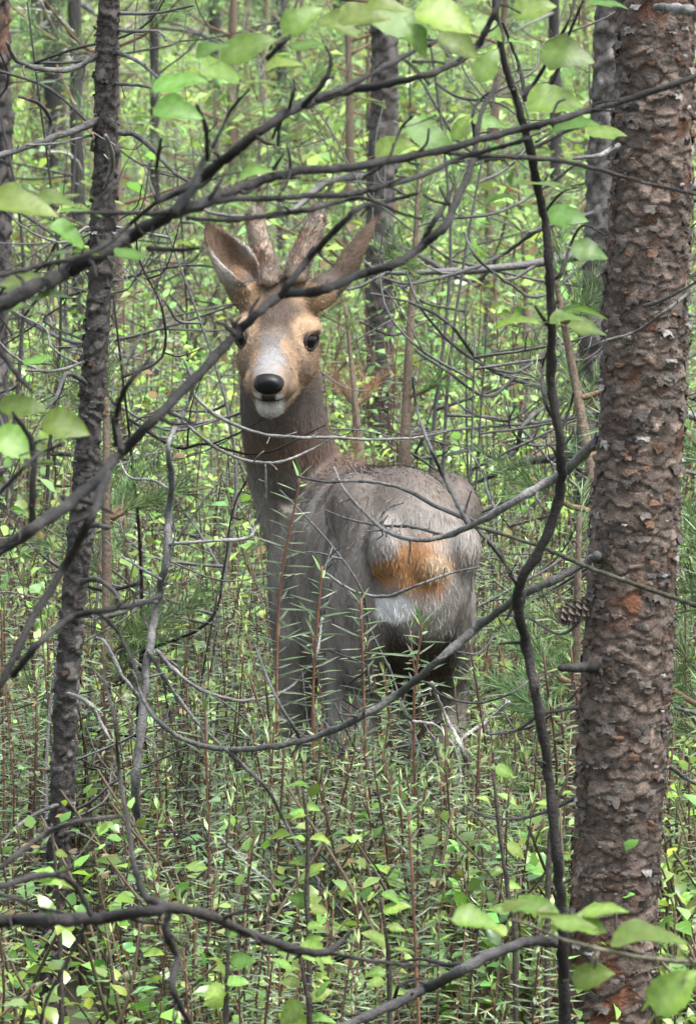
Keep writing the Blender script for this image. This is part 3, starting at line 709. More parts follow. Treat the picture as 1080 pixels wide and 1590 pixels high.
def crown(root, o0, top, n, r, blen=(.5, 1.1), ts=1.0, gain=1.0, nt=6):
    """live branches with needles above"""
    for k in range(n):
        q = r.random(); b0 = o0+(top-o0)*q; az = k*2.4+r.normal(0, .3); L = r.uniform(*blen)*(1-.75*q)
        dr = A(math.cos(az), math.sin(az), .25); pts = [b0, b0+dr*L*.5, b0+dr*L+A(0, 0, .15*L)]
        Vb, Qb, Tb = tube(pts, [.009*(1-.6*q), .003], 5, 5, .2, r=r)
        ob = child('branch', mk_mesh('branch', Vb, Qb, Tb, A(.14, .09, .06), M_TWIG), root)
        acc = Acc(); c = spline(pts, 8)
        for j in range(nt):
            i = int(len(c)*r.uniform(.35, .99)); add_tuft(acc, TUFT[j % 4], unit(dr+r.normal(0, .6, 3)+A(0, 0, .3)), c[i], ts*r.uniform(.9, 1.4), r, gain)
        nd = child('needles', acc.mesh('needles', M_NEEDLE, False), root); nd.parent = ob; nd.location = (0, 0, 0); tag(nd, kind='stuff')
crown(pine, tip+A(0, 0, .7), topz, 9, BR)
dead = dict(col=GREYB*.75, wob=.03)
PB = []
def pbr(pts, w_, Y0, Y1, name='branch', par=None, **kw):
    kk = dict(dead); kk.update(kw); o, W = branch_part(pine, name, pts, w_, Y0, Y1, parent=par, **kk); return o
h_ = pbr([(1000, 622), (985, 637), (930, 682), (870, 735), (800, 777), (740, 812), (690, 833), (640, 838), (598, 824), (560, 790), (532, 757), (518, 725)], [24, 20, 18, 16, 13, 11, 9, 7, 6, 5, 4], 7.31, 7.9, col=GREYB*1.15)
for pts, w_ in (([(742, 812), (680, 787), (620, 757), (560, 747), (505, 748), (462, 740)], [9, 7, 5, 4]), ([(690, 832), (640, 818), (590, 816), (540, 806), (505, 792)], [6, 5, 3]),
                ([(728, 815), (712, 785), (690, 742), (668, 695), (648, 640), (640, 585)], [10, 9, 7, 5, 4]), ([(620, 832), (592, 815), (600, 790), (625, 780)], [6, 5, 4]),
                ([(735, 815), (765, 850), (790, 885), (806, 915)], [8, 6, 5]), ([(770, 795), (755, 760), (750, 735), (728, 700)], [5, 4, 3])):
    pbr(pts, w_, 7.72, 7.9, 'twig', h_)
i_ = pbr([(930, 862), (905, 876), (850, 905), (800, 930), (740, 975), (680, 1026), (620, 1076), (560, 1113), (500, 1140), (430, 1158), (350, 1163), (290, 1150), (245, 1120), (222, 1085), (205, 1040)], [16, 14, 14, 14, 13, 13, 12, 11, 10, 9, 8, 7, 5], 7.25, 7.6, col=GREYB*.7)
for pts, w_ in (([(467, 1148), (440, 1105), (418, 1060), (395, 1000)], [7, 5, 3]), ([(640, 1062), (660, 1060), (690, 1082), (740, 1092), (790, 1078), (830, 1050)], [5, 4, 4, 3]), ([(700, 1010), (740, 1015), (770, 985)], [5, 4, 2]),
                ([(350, 1163), (380, 1192), (412, 1222), (440, 1272), (470, 1330), (510, 1392), (545, 1440), (575, 1500)], [7, 7, 6, 6, 5, 4])):
    pbr(pts, w_, 7.5, 7.55, 'twig', i_)
pbr([(1120, 948), (1080, 940), (1040, 926), (960, 898), (910, 880), (850, 853), (800, 836), (742, 818)], [9, 9, 8, 7, 6], 6.9, 7.1, col=A(.035, .035, .024))
pbr([(1000, 475), (1030, 465), (1075, 440), (1120, 400)], [7, 6, 5, 4], 7.25, 7.1, col=GREYB*.8)
pbr([(1072, 452), (1030, 485), (985, 515), (940, 528), (905, 545)], [7, 5, 4, 3], 7.15, 7.2, col=GREYB*.8)
pbr([(930, 1240), (905, 1235), (860, 1255), (815, 1270), (760, 1270), (720, 1250)], [9, 7, 6, 5, 4], 7.3, 7.4)
pbr([(925, 1035), (900, 1036), (868, 1038)], [22, 16, 12], 7.27, 7.2, col=DARKB)
pbr([(940, 1090), (890, 1100), (840, 1110), (800, 1135), (760, 1140)], [8, 6, 5, 4], 7.3, 7.4)
pbr([(915, 950), (870, 985), (820, 960), (780, 955)], [6, 5, 4], 7.3, 7.5)
pbr([(1070, 15), (1045, 12), (1018, 10)], [18, 16, 12], 7.1, 7.2, col=GREYB*1.3)
pbr([(960, 225), (930, 240), (890, 246)], [10, 8, 5], 7.25, 7.2, col=GREYB*1.4)
pbr([(1050, 1100), (1080, 1110), (1130, 1150)], [7, 6, 4], 7.3, 7.4); pbr([(1040, 1190), (1075, 1215), (1130, 1225)], [8, 6, 4], 7.3, 7.4)
pbr([(1060, 560), (1090, 545), (1140, 550)], [9, 7, 5], 7.3, 7.4); pbr([(1055, 730), (1090, 735), (1140, 720)], [7, 6, 5], 7.3, 7.4)
# an old open cone on the dead branch
cn = Acc(); cc = P(895, 950, 7.28)
for k in range(46):
    q = k/46; a = k*2.4; rad = .015*math.sin(math.pi*(.15+.8*q)); dr = A(math.cos(a), math.sin(a)*.9, .35)
    Vv, Qv = leaf_blade(.012, .011, -.2, -.2, 3); ax = unit(A(-.9, -.2, -.35))
    up = unit(np.cross(ax, A(0, 1, 0))); sd = np.cross(ax, up); o3 = cc+ax*(q-.5)*.034; rd = up*math.cos(a)+sd*math.sin(a)
    cn.add(put(Vv, basis(unit(rd+ax*.5), ax), o3+rd*rad*.3), Qv, None, A(.15, .125, .105)*BR.uniform(.6, 1.4))
child('cone', cn.mesh('cone', M_BARK, False), pine)

# --- thin dark pine at the left
d = 8.2
cl = [P(66, 1720, d), P(80, 1560, d), P(88, 1400, d), P(98, 1200, d), P(108, 1000, d), P(128, 800, d), P(140, 650, d), P(150, 520, d), P(162, 300, d), P(166, 100, d), P(170, -50, d), P(178, -400, d)]
base = A(cl[0][0]-.005, d, gz(cl[0][0], d)-.05)
lp = thing('pine_tree', (base[0], base[1], 0), 'slender dark pine trunk with blackish bark, leaning right', 'pine tree')
k_ = d/FPX*.5
V, Q, T, C, info = bark_trunk([base]+cl, [.021, .016, 35*k_, 35*k_, 37*k_, 37*k_, 37*k_, 36*k_, 37*k_, 34*k_, 32*k_, 30*k_, 28*k_], 620, 56, BR, (.012, .010), .0036, (.040, .036, .033), (.05, .034, .026), .1, 5)
tr = child('trunk', mk_mesh('trunk', V, Q, T, C, M_BARK), lp)
o = child('bark_scales', bark_scales(info, 350, BR, .008, .2, 1.8, (.035, .033, .031)).mesh('bark_scales', M_BARK), lp); o.parent = tr; o.location = (0, 0, 0); tag(o, kind='stuff')
tip = cl[-1]; topz = A(tip[0]+.1, tip[1], 4.2)
V, Q, T = tube([tip-A(0, 0, .05), (tip+topz)/2, topz], [34*k_, .009, .003], 8, 6); child('upper_trunk', mk_mesh('upper_trunk', V, Q, T, A(.12, .09, .07), M_BARK), lp)
crown(lp, tip+A(0, 0, .6), topz, 6, BR, (.3, .7))
for pts, w_, c_ in (([(165, 180), (120, 200), (60, 221), (0, 241), (-50, 252)], [13, 12, 10, 8], 1.0), ([(75, 215), (78, 185), (60, 160), (30, 150)], [9, 7, 5], .9), ([(160, 70), (140, 92), (108, 107), (60, 106), (25, 92), (10, 65)], [11, 10, 9, 6], 1.3),
                    ([(178, 205), (208, 208), (238, 232), (268, 265), (302, 288)], [11, 9, 7, 5], .7), ([(180, 80), (215, 95), (245, 120)], [8, 7, 5], 1.2), ([(178, 130), (215, 132), (245, 138)], [7, 5, 4], 1.2),
                    ([(182, 46), (210, 48), (245, 48), (258, 62)], [7, 5, 4], 1.3), ([(140, 600), (105, 580), (85, 620), (62, 640)], [9, 7, 5], .8), ([(135, 560), (90, 575), (40, 575)], [6, 5, 4], 1.3),
                    ([(142, 210), (118, 215), (90, 222), (40, 225)], [5, 4, 3], 1.2), ([(118, 905), (150, 900), (178, 920), (190, 945)], [9, 8, 6], .7), ([(125, 820), (150, 815), (168, 820)], [9, 8, 7], .6),
                    ([(100, 1075), (135, 1090), (155, 1120), (172, 1150)], [6, 8, 7, 4], 2.0), ([(185, 20), (240, 20), (300, 8)], [6, 5, 4], 1.3), ([(160, 300), (175, 250), (165, 210)], [5, 9, 7], 2.2),
                    ([(85, 1440), (60, 1470), (20, 1530)], [7, 6, 4], 1), ([(92, 1250), (60, 1262), (20, 1290), (-20, 1340)], [7, 6, 5], 1)):
    branch_part(lp, 'branch', pts, w_, d, d-.15, col=GREYB*.75*c_)

# --- broadleaf sapling standing just outside the left edge, its boughs reaching in front of the deer
d = 5.2
base = A((-330-540)/FPX*d, d, 0)
al = thing('broadleaf_sapling', base, 'dark-barked broadleaf sapling sweeping long bare boughs across the deer', 'sapling')
stem = [base+A(0, 0, -.03), base+A(.01, .0, .4), base+A(-.005, .01, .8), base+A(.012, 0, 1.2), base+A(.02, 0, 1.6), base+A(.03, .02, 2.3)]
V, Q, T = tube(stem, [.026, .022, .019, .016, .012, .004], 12, 8, .05, .2)
child('stem', mk_mesh('stem', V, Q, T, DARKB[None]*(.6+.8*vnoise(V, 40)[:, None]), M_TWIG), al)
def abr(pts, w_, Y0=d, Y1=None, name='branch', par=None, **kw):
    return branch_part(al, name, pts, w_, Y0, Y1, parent=par, **kw)[0]
Bq = abr([(-330, 640), (-120, 530), (30, 458), (95, 426), (150, 396), (205, 365), (265, 332), (315, 316), (380, 290), (450, 268), (540, 260), (615, 247), (690, 232), (750, 215), (800, 202), (860, 187), (910, 172), (970, 155), (1080, 118), (1160, 80)],
         [30, 27, 25, 25, 24, 22, 20, 17, 15, 14, 13, 12, 12, 12, 12, 11, 10, 8], 5.2, 5.9)
for pts, w_, y0, y1 in (
    ([(270, 328), (312, 278), (360, 238), (420, 190), (470, 164), (540, 140), (615, 128), (685, 107), (730, 82), (755, 45), (776, -5), (790, -60)], [17, 17, 17, 16, 14, 12, 11, 10, 9], 5.3, 5.7),
    ([(490, 155), (540, 132), (590, 107), (640, 80), (675, 65), (708, 46)], [10, 10, 9, 7, 5], 5.4, 5.6),
    ([(-80, 440), (0, 427), (60, 413), (110, 402), (160, 382), (205, 345), (245, 312), (300, 280)], [9, 9, 9, 9, 8, 6], 5.15, 5.3),
    ([(110, 330), (180, 330), (250, 330), (300, 322), (360, 309), (420, 308), (480, 303), (540, 302), (600, 287), (655, 272), (715, 245), (780, 227), (820, 215)], [6, 8, 9, 10, 10, 10, 10, 9, 8, 8], 5.25, 5.7),
    ([(290, 338), (340, 342), (390, 338), (440, 330), (480, 326), (530, 312), (570, 308), (620, 330), (655, 340)], [6, 8, 9, 9, 8, 6, 4], 5.35, 5.5),
    ([(690, 236), (730, 240), (780, 243), (860, 248), (930, 263), (990, 281), (1080, 302), (1140, 320)], [8, 8, 8, 7, 6, 5], 5.7, 5.9),
    ([(246, 314), (243, 262), (250, 215)], [8, 7, 6], 5.25, 5.25), ([(322, 245), (320, 200), (305, 162)], [8, 8, 6], 5.35, 5.3), ([(330, 228), (358, 172), (385, 140)], [7, 6, 5], 5.35, 5.3),
    ([(448, 172), (455, 140), (450, 125)], [7, 6, 4], 5.4, 5.4), ([(470, 165), (500, 130), (514, 95), (500, 60)], [10, 9, 7, 4], 5.4, 5.4), ([(415, 90), (440, 65), (470, 40)], [9, 8, 5], 5.3, 5.3),
    ([(695, 50), (680, 62), (660, 60)], [6, 5, 4], 5.6, 5.6), ([(230, 385), (270, 388), (310, 385)], [9, 8, 5], 5.3, 5.3), ([(640, 95), (670, 95), (690, 98)], [7, 5, 4], 5.5, 5.5),
    ([(565, 275), (600, 250), (622, 200), (640, 180)], [5, 4, 4, 3], 5.5, 5.5), ([(250, 312), (290, 290), (320, 240)], [9, 8, 8], 5.3, 5.35)):
    abr(pts, w_, y0, y1, 'twig', Bq)
Fq = abr([(-330, 1050), (-130, 930), (0, 853), (60, 815), (110, 780), (150, 745), (185, 705), (240, 651), (300, 590), (365, 518), (410, 478), (440, 458), (500, 450), (560, 426), (610, 411), (650, 385), (690, 350), (712, 302), (735, 245), (745, 180), (770, 130)],
         [26, 24, 22, 21, 20, 18, 18, 17, 17, 16, 15, 15, 15, 14, 13, 14, 14, 13, 11, 8, 6], 5.0, 5.9)
for pts, w_, y0, y1 in (
    ([(436, 460), (455, 432), (480, 400), (525, 352), (560, 322), (600, 312), (650, 300)], [14, 12, 11, 11, 10, 7, 5], 5.5, 5.6),
    ([(188, 700), (180, 655), (192, 608), (222, 568), (236, 562)], [12, 11, 9, 8, 5], 5.2, 5.2), ([(180, 690), (176, 660), (172, 640)], [9, 7, 5], 5.2, 5.1),
    ([(168, 735), (140, 805), (100, 880), (50, 962), (10, 1045), (-30, 1120)], [14, 15, 15, 14, 13, 12], 5.15, 5.0), ([(50, 820), (50, 760), (50, 690), (20, 640)], [13, 12, 11, 6], 5.1, 5.1),
    ([(-60, 820), (0, 765), (40, 722), (65, 703), (95, 690)], [7, 7, 7, 6], 5.0, 5.05), ([(-40, 505), (0, 545), (25, 580), (50, 607)], [11, 10, 9, 8], 5.05, 5.05),
    ([(20, 1050), (60, 1000), (110, 960), (160, 948), (215, 938), (250, 925)], [12, 12, 11, 10, 8], 5.05, 5.1), ([(0, 850), (30, 838), (20, 790)], [5, 4, 3], 5.05, 5.05),
    ([(150, 950), (185, 985), (220, 1060)], [7, 6, 4], 5.1, 5.15), ([(655, 380), (672, 345), (690, 320), (705, 285)], [9, 9, 7, 5], 5.75, 5.85), ([(365, 520), (350, 505), (335, 500)], [9, 7, 4], 5.4, 5.4)):
    abr(pts, w_, y0, y1, 'twig', Fq)
Mq = abr([(-330, 1470), (-120, 1440), (0, 1430), (80, 1428), (160, 1425), (235, 1416), (268, 1410), (330, 1425), (400, 1455), (470, 1478), (505, 1478), (530, 1462), (548, 1445)], [24, 23, 22, 22, 21, 20, 19, 17, 16, 15, 14, 9, 5], 5.0, 5.3, col=A(.024, .022, .021))
for pts, w_, y0, y1 in (
    ([(-60, 1385), (0, 1378), (50, 1362), (90, 1360), (118, 1378), (142, 1422)], [12, 12, 11, 11, 10], 5.0, 5.1), ([(265, 1408), (225, 1392), (208, 1340), (196, 1265), (185, 1200), (178, 1120), (160, 1050)], [14, 12, 9, 8, 7, 6, 4], 5.15, 5.3),
    ([(0, 1350), (30, 1325), (65, 1298), (120, 1276), (190, 1268)], [9, 9, 9, 7], 5.0, 5.15), ([(262, 1412), (258, 1450), (275, 1490), (268, 1535), (300, 1600)], [14, 13, 12, 11, 9], 5.15, 5.1),
    ([(-30, 1385), (20, 1395), (60, 1410), (100, 1418)], [7, 7, 6, 5], 5.0, 5.05), ([(500, 1478), (560, 1490), (620, 1498), (680, 1500)], [8, 7, 7, 4], 5.3, 5.4), ([(140, 1425), (100, 1500), (70, 1560), (60, 1620)], [7, 7, 6, 5], 5.1, 5.1)):
    abr(pts, w_, y0, y1, 'twig', Mq, col=A(.028, .026, .025))
for q in [(278, 130, 88, 15, 30), (275, 172, 84, -8, 55), (345, 117, 85, -5, 42), (405, 128, 60, 0, 15), (215, 182, 75, 3, 8), (385, 75, 95, 25, 48), (470, 30, 80, 40, 55), (525, 38, 75, -20, 50), (440, 100, 60, 12, 30),
          (395, 268, 62, 20, 35), (565, 28, 85, 10, 35), (622, 36, 110, -10, 50), (690, 30, 100, -15, 45), (648, 62, 60, -60, 60), (712, 68, 75, -30, 62), (757, 100, 65, 60, 60), (330, 75, 60, 30, 30), (600, 10, 70, 0, 40),
          (30, 320, 125, -3, 38), (88, 312, 75, 0, 35), (125, 331, 72, 0, 8), (112, 396, 92, 8, 8), (105, 366, 65, -30, 30), (205, 397, 68, 5, 28), (40, 442, 112, 10, 25), (28, 478, 95, 0, 20), (80, 462, 70, 5, 20),
          (35, 633, 78, 0, 45), (102, 664, 78, -8, 48), (24, 692, 78, -20, 48), (120, 305, 60, 5, 10), (60, 560, 50, 20, 20), (480, 70, 60, 10, 30)]:
    leaf_at(al, q[0], q[1], 5.25+BR.normal(0, .05), q[2], q[3], q[4])

# --- upright sapling in front of the big pine
d = 6.6
cl = [(880, 1760), (876, 1600), (874, 1480), (871, 1410), (864, 1330), (850, 1200), (832, 1080), (815, 1000), (803, 935), (811, 898), (846, 838), (870, 760), (868, 680), (856, 600), (856, 500), (852, 420), (845, 340), (831, 275), (820, 220), (800, 150), (786, 108), (770, 22), (765, -60)]
base = A(P(884, 1760, d)[0], d, 0); as_ = thing('broadleaf_sapling', base, 'crooked upright sapling with round light green leaves beside the thick pine', 'sapling')
(V, Q, T, C), W = trace(cl, [22, 20, 19, 19, 18, 18, 17, 17, 17, 17, 16, 16, 15, 15, 14, 14, 13, 12, 10, 8], d, d-.3, seg=10, col=A(.020, .018, .017), wob=.012)
V = np.vstack([V]); st = child('stem', mk_mesh('stem', V, Q, T, C, M_TWIG), as_)
V, Q, T = tube([base+A(0, 0, -.04), (base+W[0])/2+A(.004, 0, 0), W[0]+A(0, 0, .01)], [.0085, .0075, .0068], 10, 4); child('stem_base', mk_mesh('stem_base', V, Q, T, A(.02, .018, .017), M_TWIG), as_)
def sbr(pts, w_, Y0=d-.1, Y1=None, par=None, name='branch', **kw): return branch_part(as_, name, pts, w_, Y0, Y1, parent=par, **kw)[0]
for pts, w_ in (([(812, 150), (835, 120), (862, 70), (885, 25), (895, -20)], [8, 7, 6, 5, 4]), ([(815, 155), (808, 110), (790, 60), (780, 35)], [7, 6, 5, 4]), ([(738, 215), (735, 175), (745, 155), (765, 140)], [8, 7, 5, 4]), ([(847, 440), (870, 425), (885, 380), (905, 350), (940, 365)], [6, 6, 5, 4, 3]),
                ([(850, 505), (840, 490), (830, 475)], [7, 6, 4]), ([(862, 660), (845, 620), (842, 570), (850, 545)], [6, 6, 5, 4]), ([(870, 670), (885, 630), (890, 610)], [6, 5, 4]), ([(832, 220), (862, 200), (885, 175)], [5, 4, 3]), ([(845, 330), (870, 300), (895, 290)], [5, 4, 3]),
                ([(808, 915), (790, 890), (775, 850)], [6, 5, 3]), ([(870, 740), (860, 700), (848, 690)], [5, 4, 3]), ([(848, 150), (868, 100), (880, 60), (905, 0)], [6, 6, 5, 4])):
    sbr(pts, w_)
nq = sbr([(876, 1466), (830, 1462), (780, 1475), (720, 1505), (660, 1536), (600, 1566), (540, 1592), (470, 1620), (420, 1660)], [19, 18, 18, 18, 17, 16, 15, 12, 8], d, 6.2, col=A(.04, .039, .038))
for pts, w_ in (([(720, 1500), (690, 1498), (650, 1490), (600, 1500)], [9, 8, 6, 4]), ([(610, 1560), (620, 1530), (650, 1520)], [7, 6, 4])): sbr(pts, w_, d-.1, None, nq, 'twig')
for q in [(880, 86, 90, -12, 68), (860, 160, 90, 5, 42), (890, 195, 82, 15, 32), (942, 208, 78, 8, 25), (945, 8, 65, 0, 15), (716, 196, 48, 60, 42), (757, 190, 52, -10, 48), (668, 215, 92, -25, 42), (612, 230, 65, 20, 38), (818, 70, 65, -5, 10), (775, 308, 60, 22, 10),
          (850, 290, 100, 3, 8), (880, 337, 68, -5, 52), (915, 392, 62, -15, 58), (802, 500, 78, 12, 10), (905, 483, 82, 0, 8), (912, 512, 66, -10, 42), (880, 495, 60, 10, 25), (830, 15, 70, 20, 40), (905, 265, 50, 10, 25), (760, 45, 55, -40, 50)]:
    leaf_at(as_, q[0], q[1], d-.3+BR.normal(0, .04), q[2], q[3], q[4])
# --- leafy shoot reaching in low from the right
d = 4.8
base = A((1260-540)/FPX*d, d, 0); ls = thing('broadleaf_sapling', base, 'low shoot of large pale green leaves before the foot of the pine', 'sapling')
V, Q, T = tube([base+A(0, 0, -.03), base+A(.01, 0, .35), base+A(-.01, 0, .75), base+A(0, 0, 1.05)], [.012, .010, .008, .003], 8, 6); child('stem', mk_mesh('stem', V, Q, T, DARKB, M_TWIG), ls)
sb = branch_part(ls, 'branch', [(1262, 1480), (1150, 1492), (1080, 1494), (1000, 1488), (930, 1474), (870, 1458), (815, 1434), (780, 1428)], [9, 8, 7, 7, 6, 5, 4], d, d, col=A(.09, .085, .06))[0]
for pts in ([(1075, 1494), (1060, 1480), (1050, 1468)], [(930, 1474), (925, 1490), (922, 1505)], [(1075, 1494), (1070, 1510), (1060, 1525)]): branch_part(ls, 'twig', pts, [5, 4], d, d, parent=sb, col=A(.09, .085, .06))
for q in [(740, 1430, 82, -5, 42), (830, 1412, 78, 5, 22), (892, 1436, 82, 0, 32), (938, 1415, 78, 8, 25), (915, 1440, 60, -8, 40), (1008, 1458, 128, 6, 22), (920, 1516, 72, 12, 68), (1048, 1540, 95, 50, 62), (800, 1405, 50, 30, 20), (860, 1425, 60, -15, 30)]:
    leaf_at(ls, q[0], q[1], d+BR.normal(0, .02), q[2], q[3], q[4])
# --- grey dead sapling left of the deer, with thin twigs before its throat
d = 8.45
cl = [(216, 1640), (222, 1500), (215, 1340), (212, 1220), (222, 1100), (232, 1010), (243, 940), (258, 865), (262, 800), (266, 740), (262, 690), (285, 640), (300, 600), (285, 560)]
base = A(P(216, 1640, d)[0], d, 0); ds = thing('dead_sapling', base, 'dead lichen-grey sapling with thin bare twigs across the deer\'s throat', 'sapling')
(V, Q, T, C), W = trace(cl, [17, 16, 15, 15, 14, 14, 13, 13, 12, 11, 8, 7, 6, 4], d, d, seg=8, col=GREYB*1.1, jit=.2); child('stem', mk_mesh('stem', V, Q, T, C, M_TWIG), ds)
V, Q, T = tube([base+A(0, 0, -.05), W[0]+A(0, 0, .01)], [.008, .0066], 8, 3); child('stem_base', mk_mesh('stem_base', V, Q, T, GREYB, M_TWIG), ds)
for pts, w_ in (([(285, 590), (312, 625), (345, 650), (400, 672), (460, 679), (520, 679), (560, 682), (640, 680), (700, 668)], [6, 6, 6, 5, 5, 5, 4, 3]), ([(270, 640), (300, 668), (335, 695), (382, 715), (430, 718), (475, 702), (512, 682)], [5, 5, 5, 5, 4, 3]),
                ([(258, 845), (285, 843), (330, 840), (384, 835), (398, 812), (411, 772), (412, 722)], [7, 6, 5, 5, 5, 4]), ([(243, 935), (215, 935), (180, 955), (150, 960)], [7, 9, 8, 5]), ([(243, 1010), (270, 1040), (310, 1070), (370, 1088), (420, 1082), (460, 1060), (490, 1020), (500, 960)], [7, 6, 6, 5, 5, 4]),
                ([(230, 1010), (260, 1060), (300, 1115), (350, 1165)], [7, 6, 5]), ([(222, 1090), (190, 1050), (165, 1000), (150, 990)], [7, 6, 4]), ([(250, 900), (215, 880), (190, 865)], [6, 5, 3]), ([(264, 760), (235, 745), (200, 740), (180, 700)], [5, 4, 3]), ([(505, 890), (550, 918), (600, 926), (650, 908), (700, 890), (745, 880)], [5, 5, 5, 4, 3])):
    branch_part(ds, 'twig', pts, w_, d, d+.05 if pts[0][0] < 500 else d-.15, col=GREYB*1.35, jit=.12, knob=.6)

# ------------------------------------------------------------------ pines further back
def back_pine(px, Y, wpx, r, label, H=4.5, lean=0.0, nlive=12, ndead=9, live0=1.7, dark=1.0, group=None, ylow=None):
    x = (px-540)/FPX*Y*1.0; z0 = gz(x, Y); rd = wpx*.5*Y/FPX
    t = thing('pine_tree', (x, Y, z0), label, 'pine tree', group)
    b0 = A(x, Y, z0); top = A(x+lean*H, Y, z0+H)
    pts = [b0-A(0, 0, .05)]+[b0+(top-b0)*q+A(*r.normal(0, rd*.5, 2), 0) for q in (.12, .3, .5, .75)]+[top]
    if wpx > 24 and Y < 20:
        lo_ = [b0-A(0, 0, .05)]+[b0+(top-b0)*(z/H)+A(*r.normal(0, rd*.35, 2), 0) for z in (.5, 1.0, 1.5, 2.0)]; up_ = [lo_[-1]-A(0, 0, .03), (lo_[-1]+top)/2, top]
        V, Q, T = tube(up_, [rd*.86, rd*.5, .005], 10, 6, r=r); child('upper_trunk', mk_mesh('upper_trunk', V, Q, T, A(.09, .06, .045), M_BARK), t)
        pts = lo_+[top]
        V, Q, T, C, info = bark_trunk(lo_, [rd*1.2, rd*1.05, rd, rd*.95, rd*.88], 420, 44, r, (.022, .03), .0075, A(.050, .046, .044)*dark, A(.10, .056, .038), .3, int(px))
    else:
        V, Q, T = tube(pts, [rd*1.2, rd*1.05, rd, rd*.9, rd*.6, .004], 8, 8, .05, .15, r); C = A(.04, .037, .036)[None]*dark*(.5+vnoise(V, 25)[:, None])
    child('trunk', mk_mesh('trunk', V, Q, T, C, M_BARK), t)
    c = spline(pts, 30)
    for k in range(ndead+nlive):
        live = k >= ndead
        z = r.uniform(live0, min(H*.97, live0+1.6)) if live else r.uniform(.25, min(2.2, H*.6))
        i = int(np.argmin(abs(c[:, 2]-z0-z))); az = r.uniform(0, 6.283)
        L = r.uniform(.35, .95)*(1 if live else r.uniform(.5, 1))*(1-.6*max(0, z-live0)/H)
        dr = A(math.cos(az), math.sin(az), 0); sd = A(-dr[1], dr[0], 0)
        if live: bp = [c[i], c[i]+dr*L*.5+A(0, 0, .08*L), c[i]+dr*L+A(0, 0, .3*L)]
        else: bp = [c[i], c[i]+dr*L*.3+A(0, 0, -.05*L)+sd*r.normal(0, .05), c[i]+dr*L*.65+A(0, 0, r.uniform(-.25, -.05)*L)+sd*r.normal(0, .08), c[i]+dr*L*.9+A(0, 0, r.uniform(-.2, .15)*L)+sd*r.normal(0, .12), c[i]+dr*L+A(0, 0, r.uniform(-.05, .35)*L)]
        acc = Acc(); br = rd*r.uniform(.18, .3)+.0018
        col = A(.10, .07, .05) if live else A(.075, .074, .072)*r.uniform(.3, 2.0)
        acc.add(*tube(bp, [br, br*.7, br*.4, .0012], 4, 4, .1, .3, r), col)
        cb = spline(bp, 10)
        if not live:
            for q in range(r.integers(2, 5)):
                j = r.integers(6, len(cb)); d2 = unit(dr*r.uniform(.2, 1)+sd*r.normal(0, .8)+A(0, 0, r.normal(0, .5))); l2 = L*r.uniform(.2, .5)
                acc.add(*tube([cb[j], cb[j]+d2*l2*.5+A(0, 0, -.03), cb[j]+d2*l2+A(0, 0, r.uniform(-.02, .08))], [br*.45, .0009], 3, 3, .1, r=r), col)
        ob = child('branch', acc.mesh('branch', M_TWIG), t)
        if live:
            nd = Acc()
            for j in range(6):
                i2 = int(len(cb)*r.uniform(.3, .99)); add_tuft(nd, (TUFT if Y < 13 else TUFTF)[j % 4], unit(dr+r.normal(0, .6, 3)+A(0, 0, .3)), cb[i2], r.uniform(.9, 1.5), r, r.uniform(.9, 1.5))
            o = child('needles', nd.mesh('needles', M_NEEDLE, False), t); o.parent = ob; o.location = (0, 0, 0); tag(o, kind='stuff')
    return t
pr = np.random.default_rng(77)
midp = back_pine(604, 15.0, 40, pr, 'straight grey pine trunk rising behind the deer\'s back', lean=-.008, dark=1.2, ndead=10, live0=1.1, nlive=12)
rp = back_pine(928, 11.5, 50, pr, 'pine trunk half hidden behind the thick flaking pine', lean=.006, ndead=6, dark=1.5)
back_pine(-8, 12.5, 26, pr, 'pine trunk by the leaves of the dark bough sapling', ndead=6)
pole = back_pine(120, 17.5, 20, pr, 'very thin pine pole close beside the slender dark pine', ndead=8, live0=1.2, nlive=14)
G_ = 'distant pines in the background'; GL = 'distant thin pine trunk standing in the green background'
for px, Y, w_ in ((438, 26, 15), (330, 34, 17), (525, 40, 16), (240, 24, 14), (700, 30, 15), (790, 44, 14), (60, 32, 18), (860, 22, 17), (395, 48, 20), (570, 52, 20), (640, 60, 20), (170, 50, 18), (1050, 16, 24), (1075, 34, 16), (285, 58, 20), (745, 62, 22), (480, 66, 22), (15, 55, 20), (900, 55, 22), (92, 27, 30), (445, 33, 28)):
    back_pine(px, Y, w_, pr, GL, ndead=8, nlive=6, live0=.8, dark=.8, group=G_, H=4.5)
for pts, w_ in (([(112, 100), (92, 62), (66, 10), (50, -30)], [8, 7, 5]), ([(118, 330), (126, 270), (108, 240), (60, 235)], [7, 6, 4]), ([(118, 55), (80, 20), (20, 12)], [6, 5, 4]), ([(125, 560), (60, 470), (20, 380)], [6, 5, 4])):
    branch_part(pole, 'branch', pts, w_, 17.4, 17.0, col=PALEB*1.1, wob=.08)
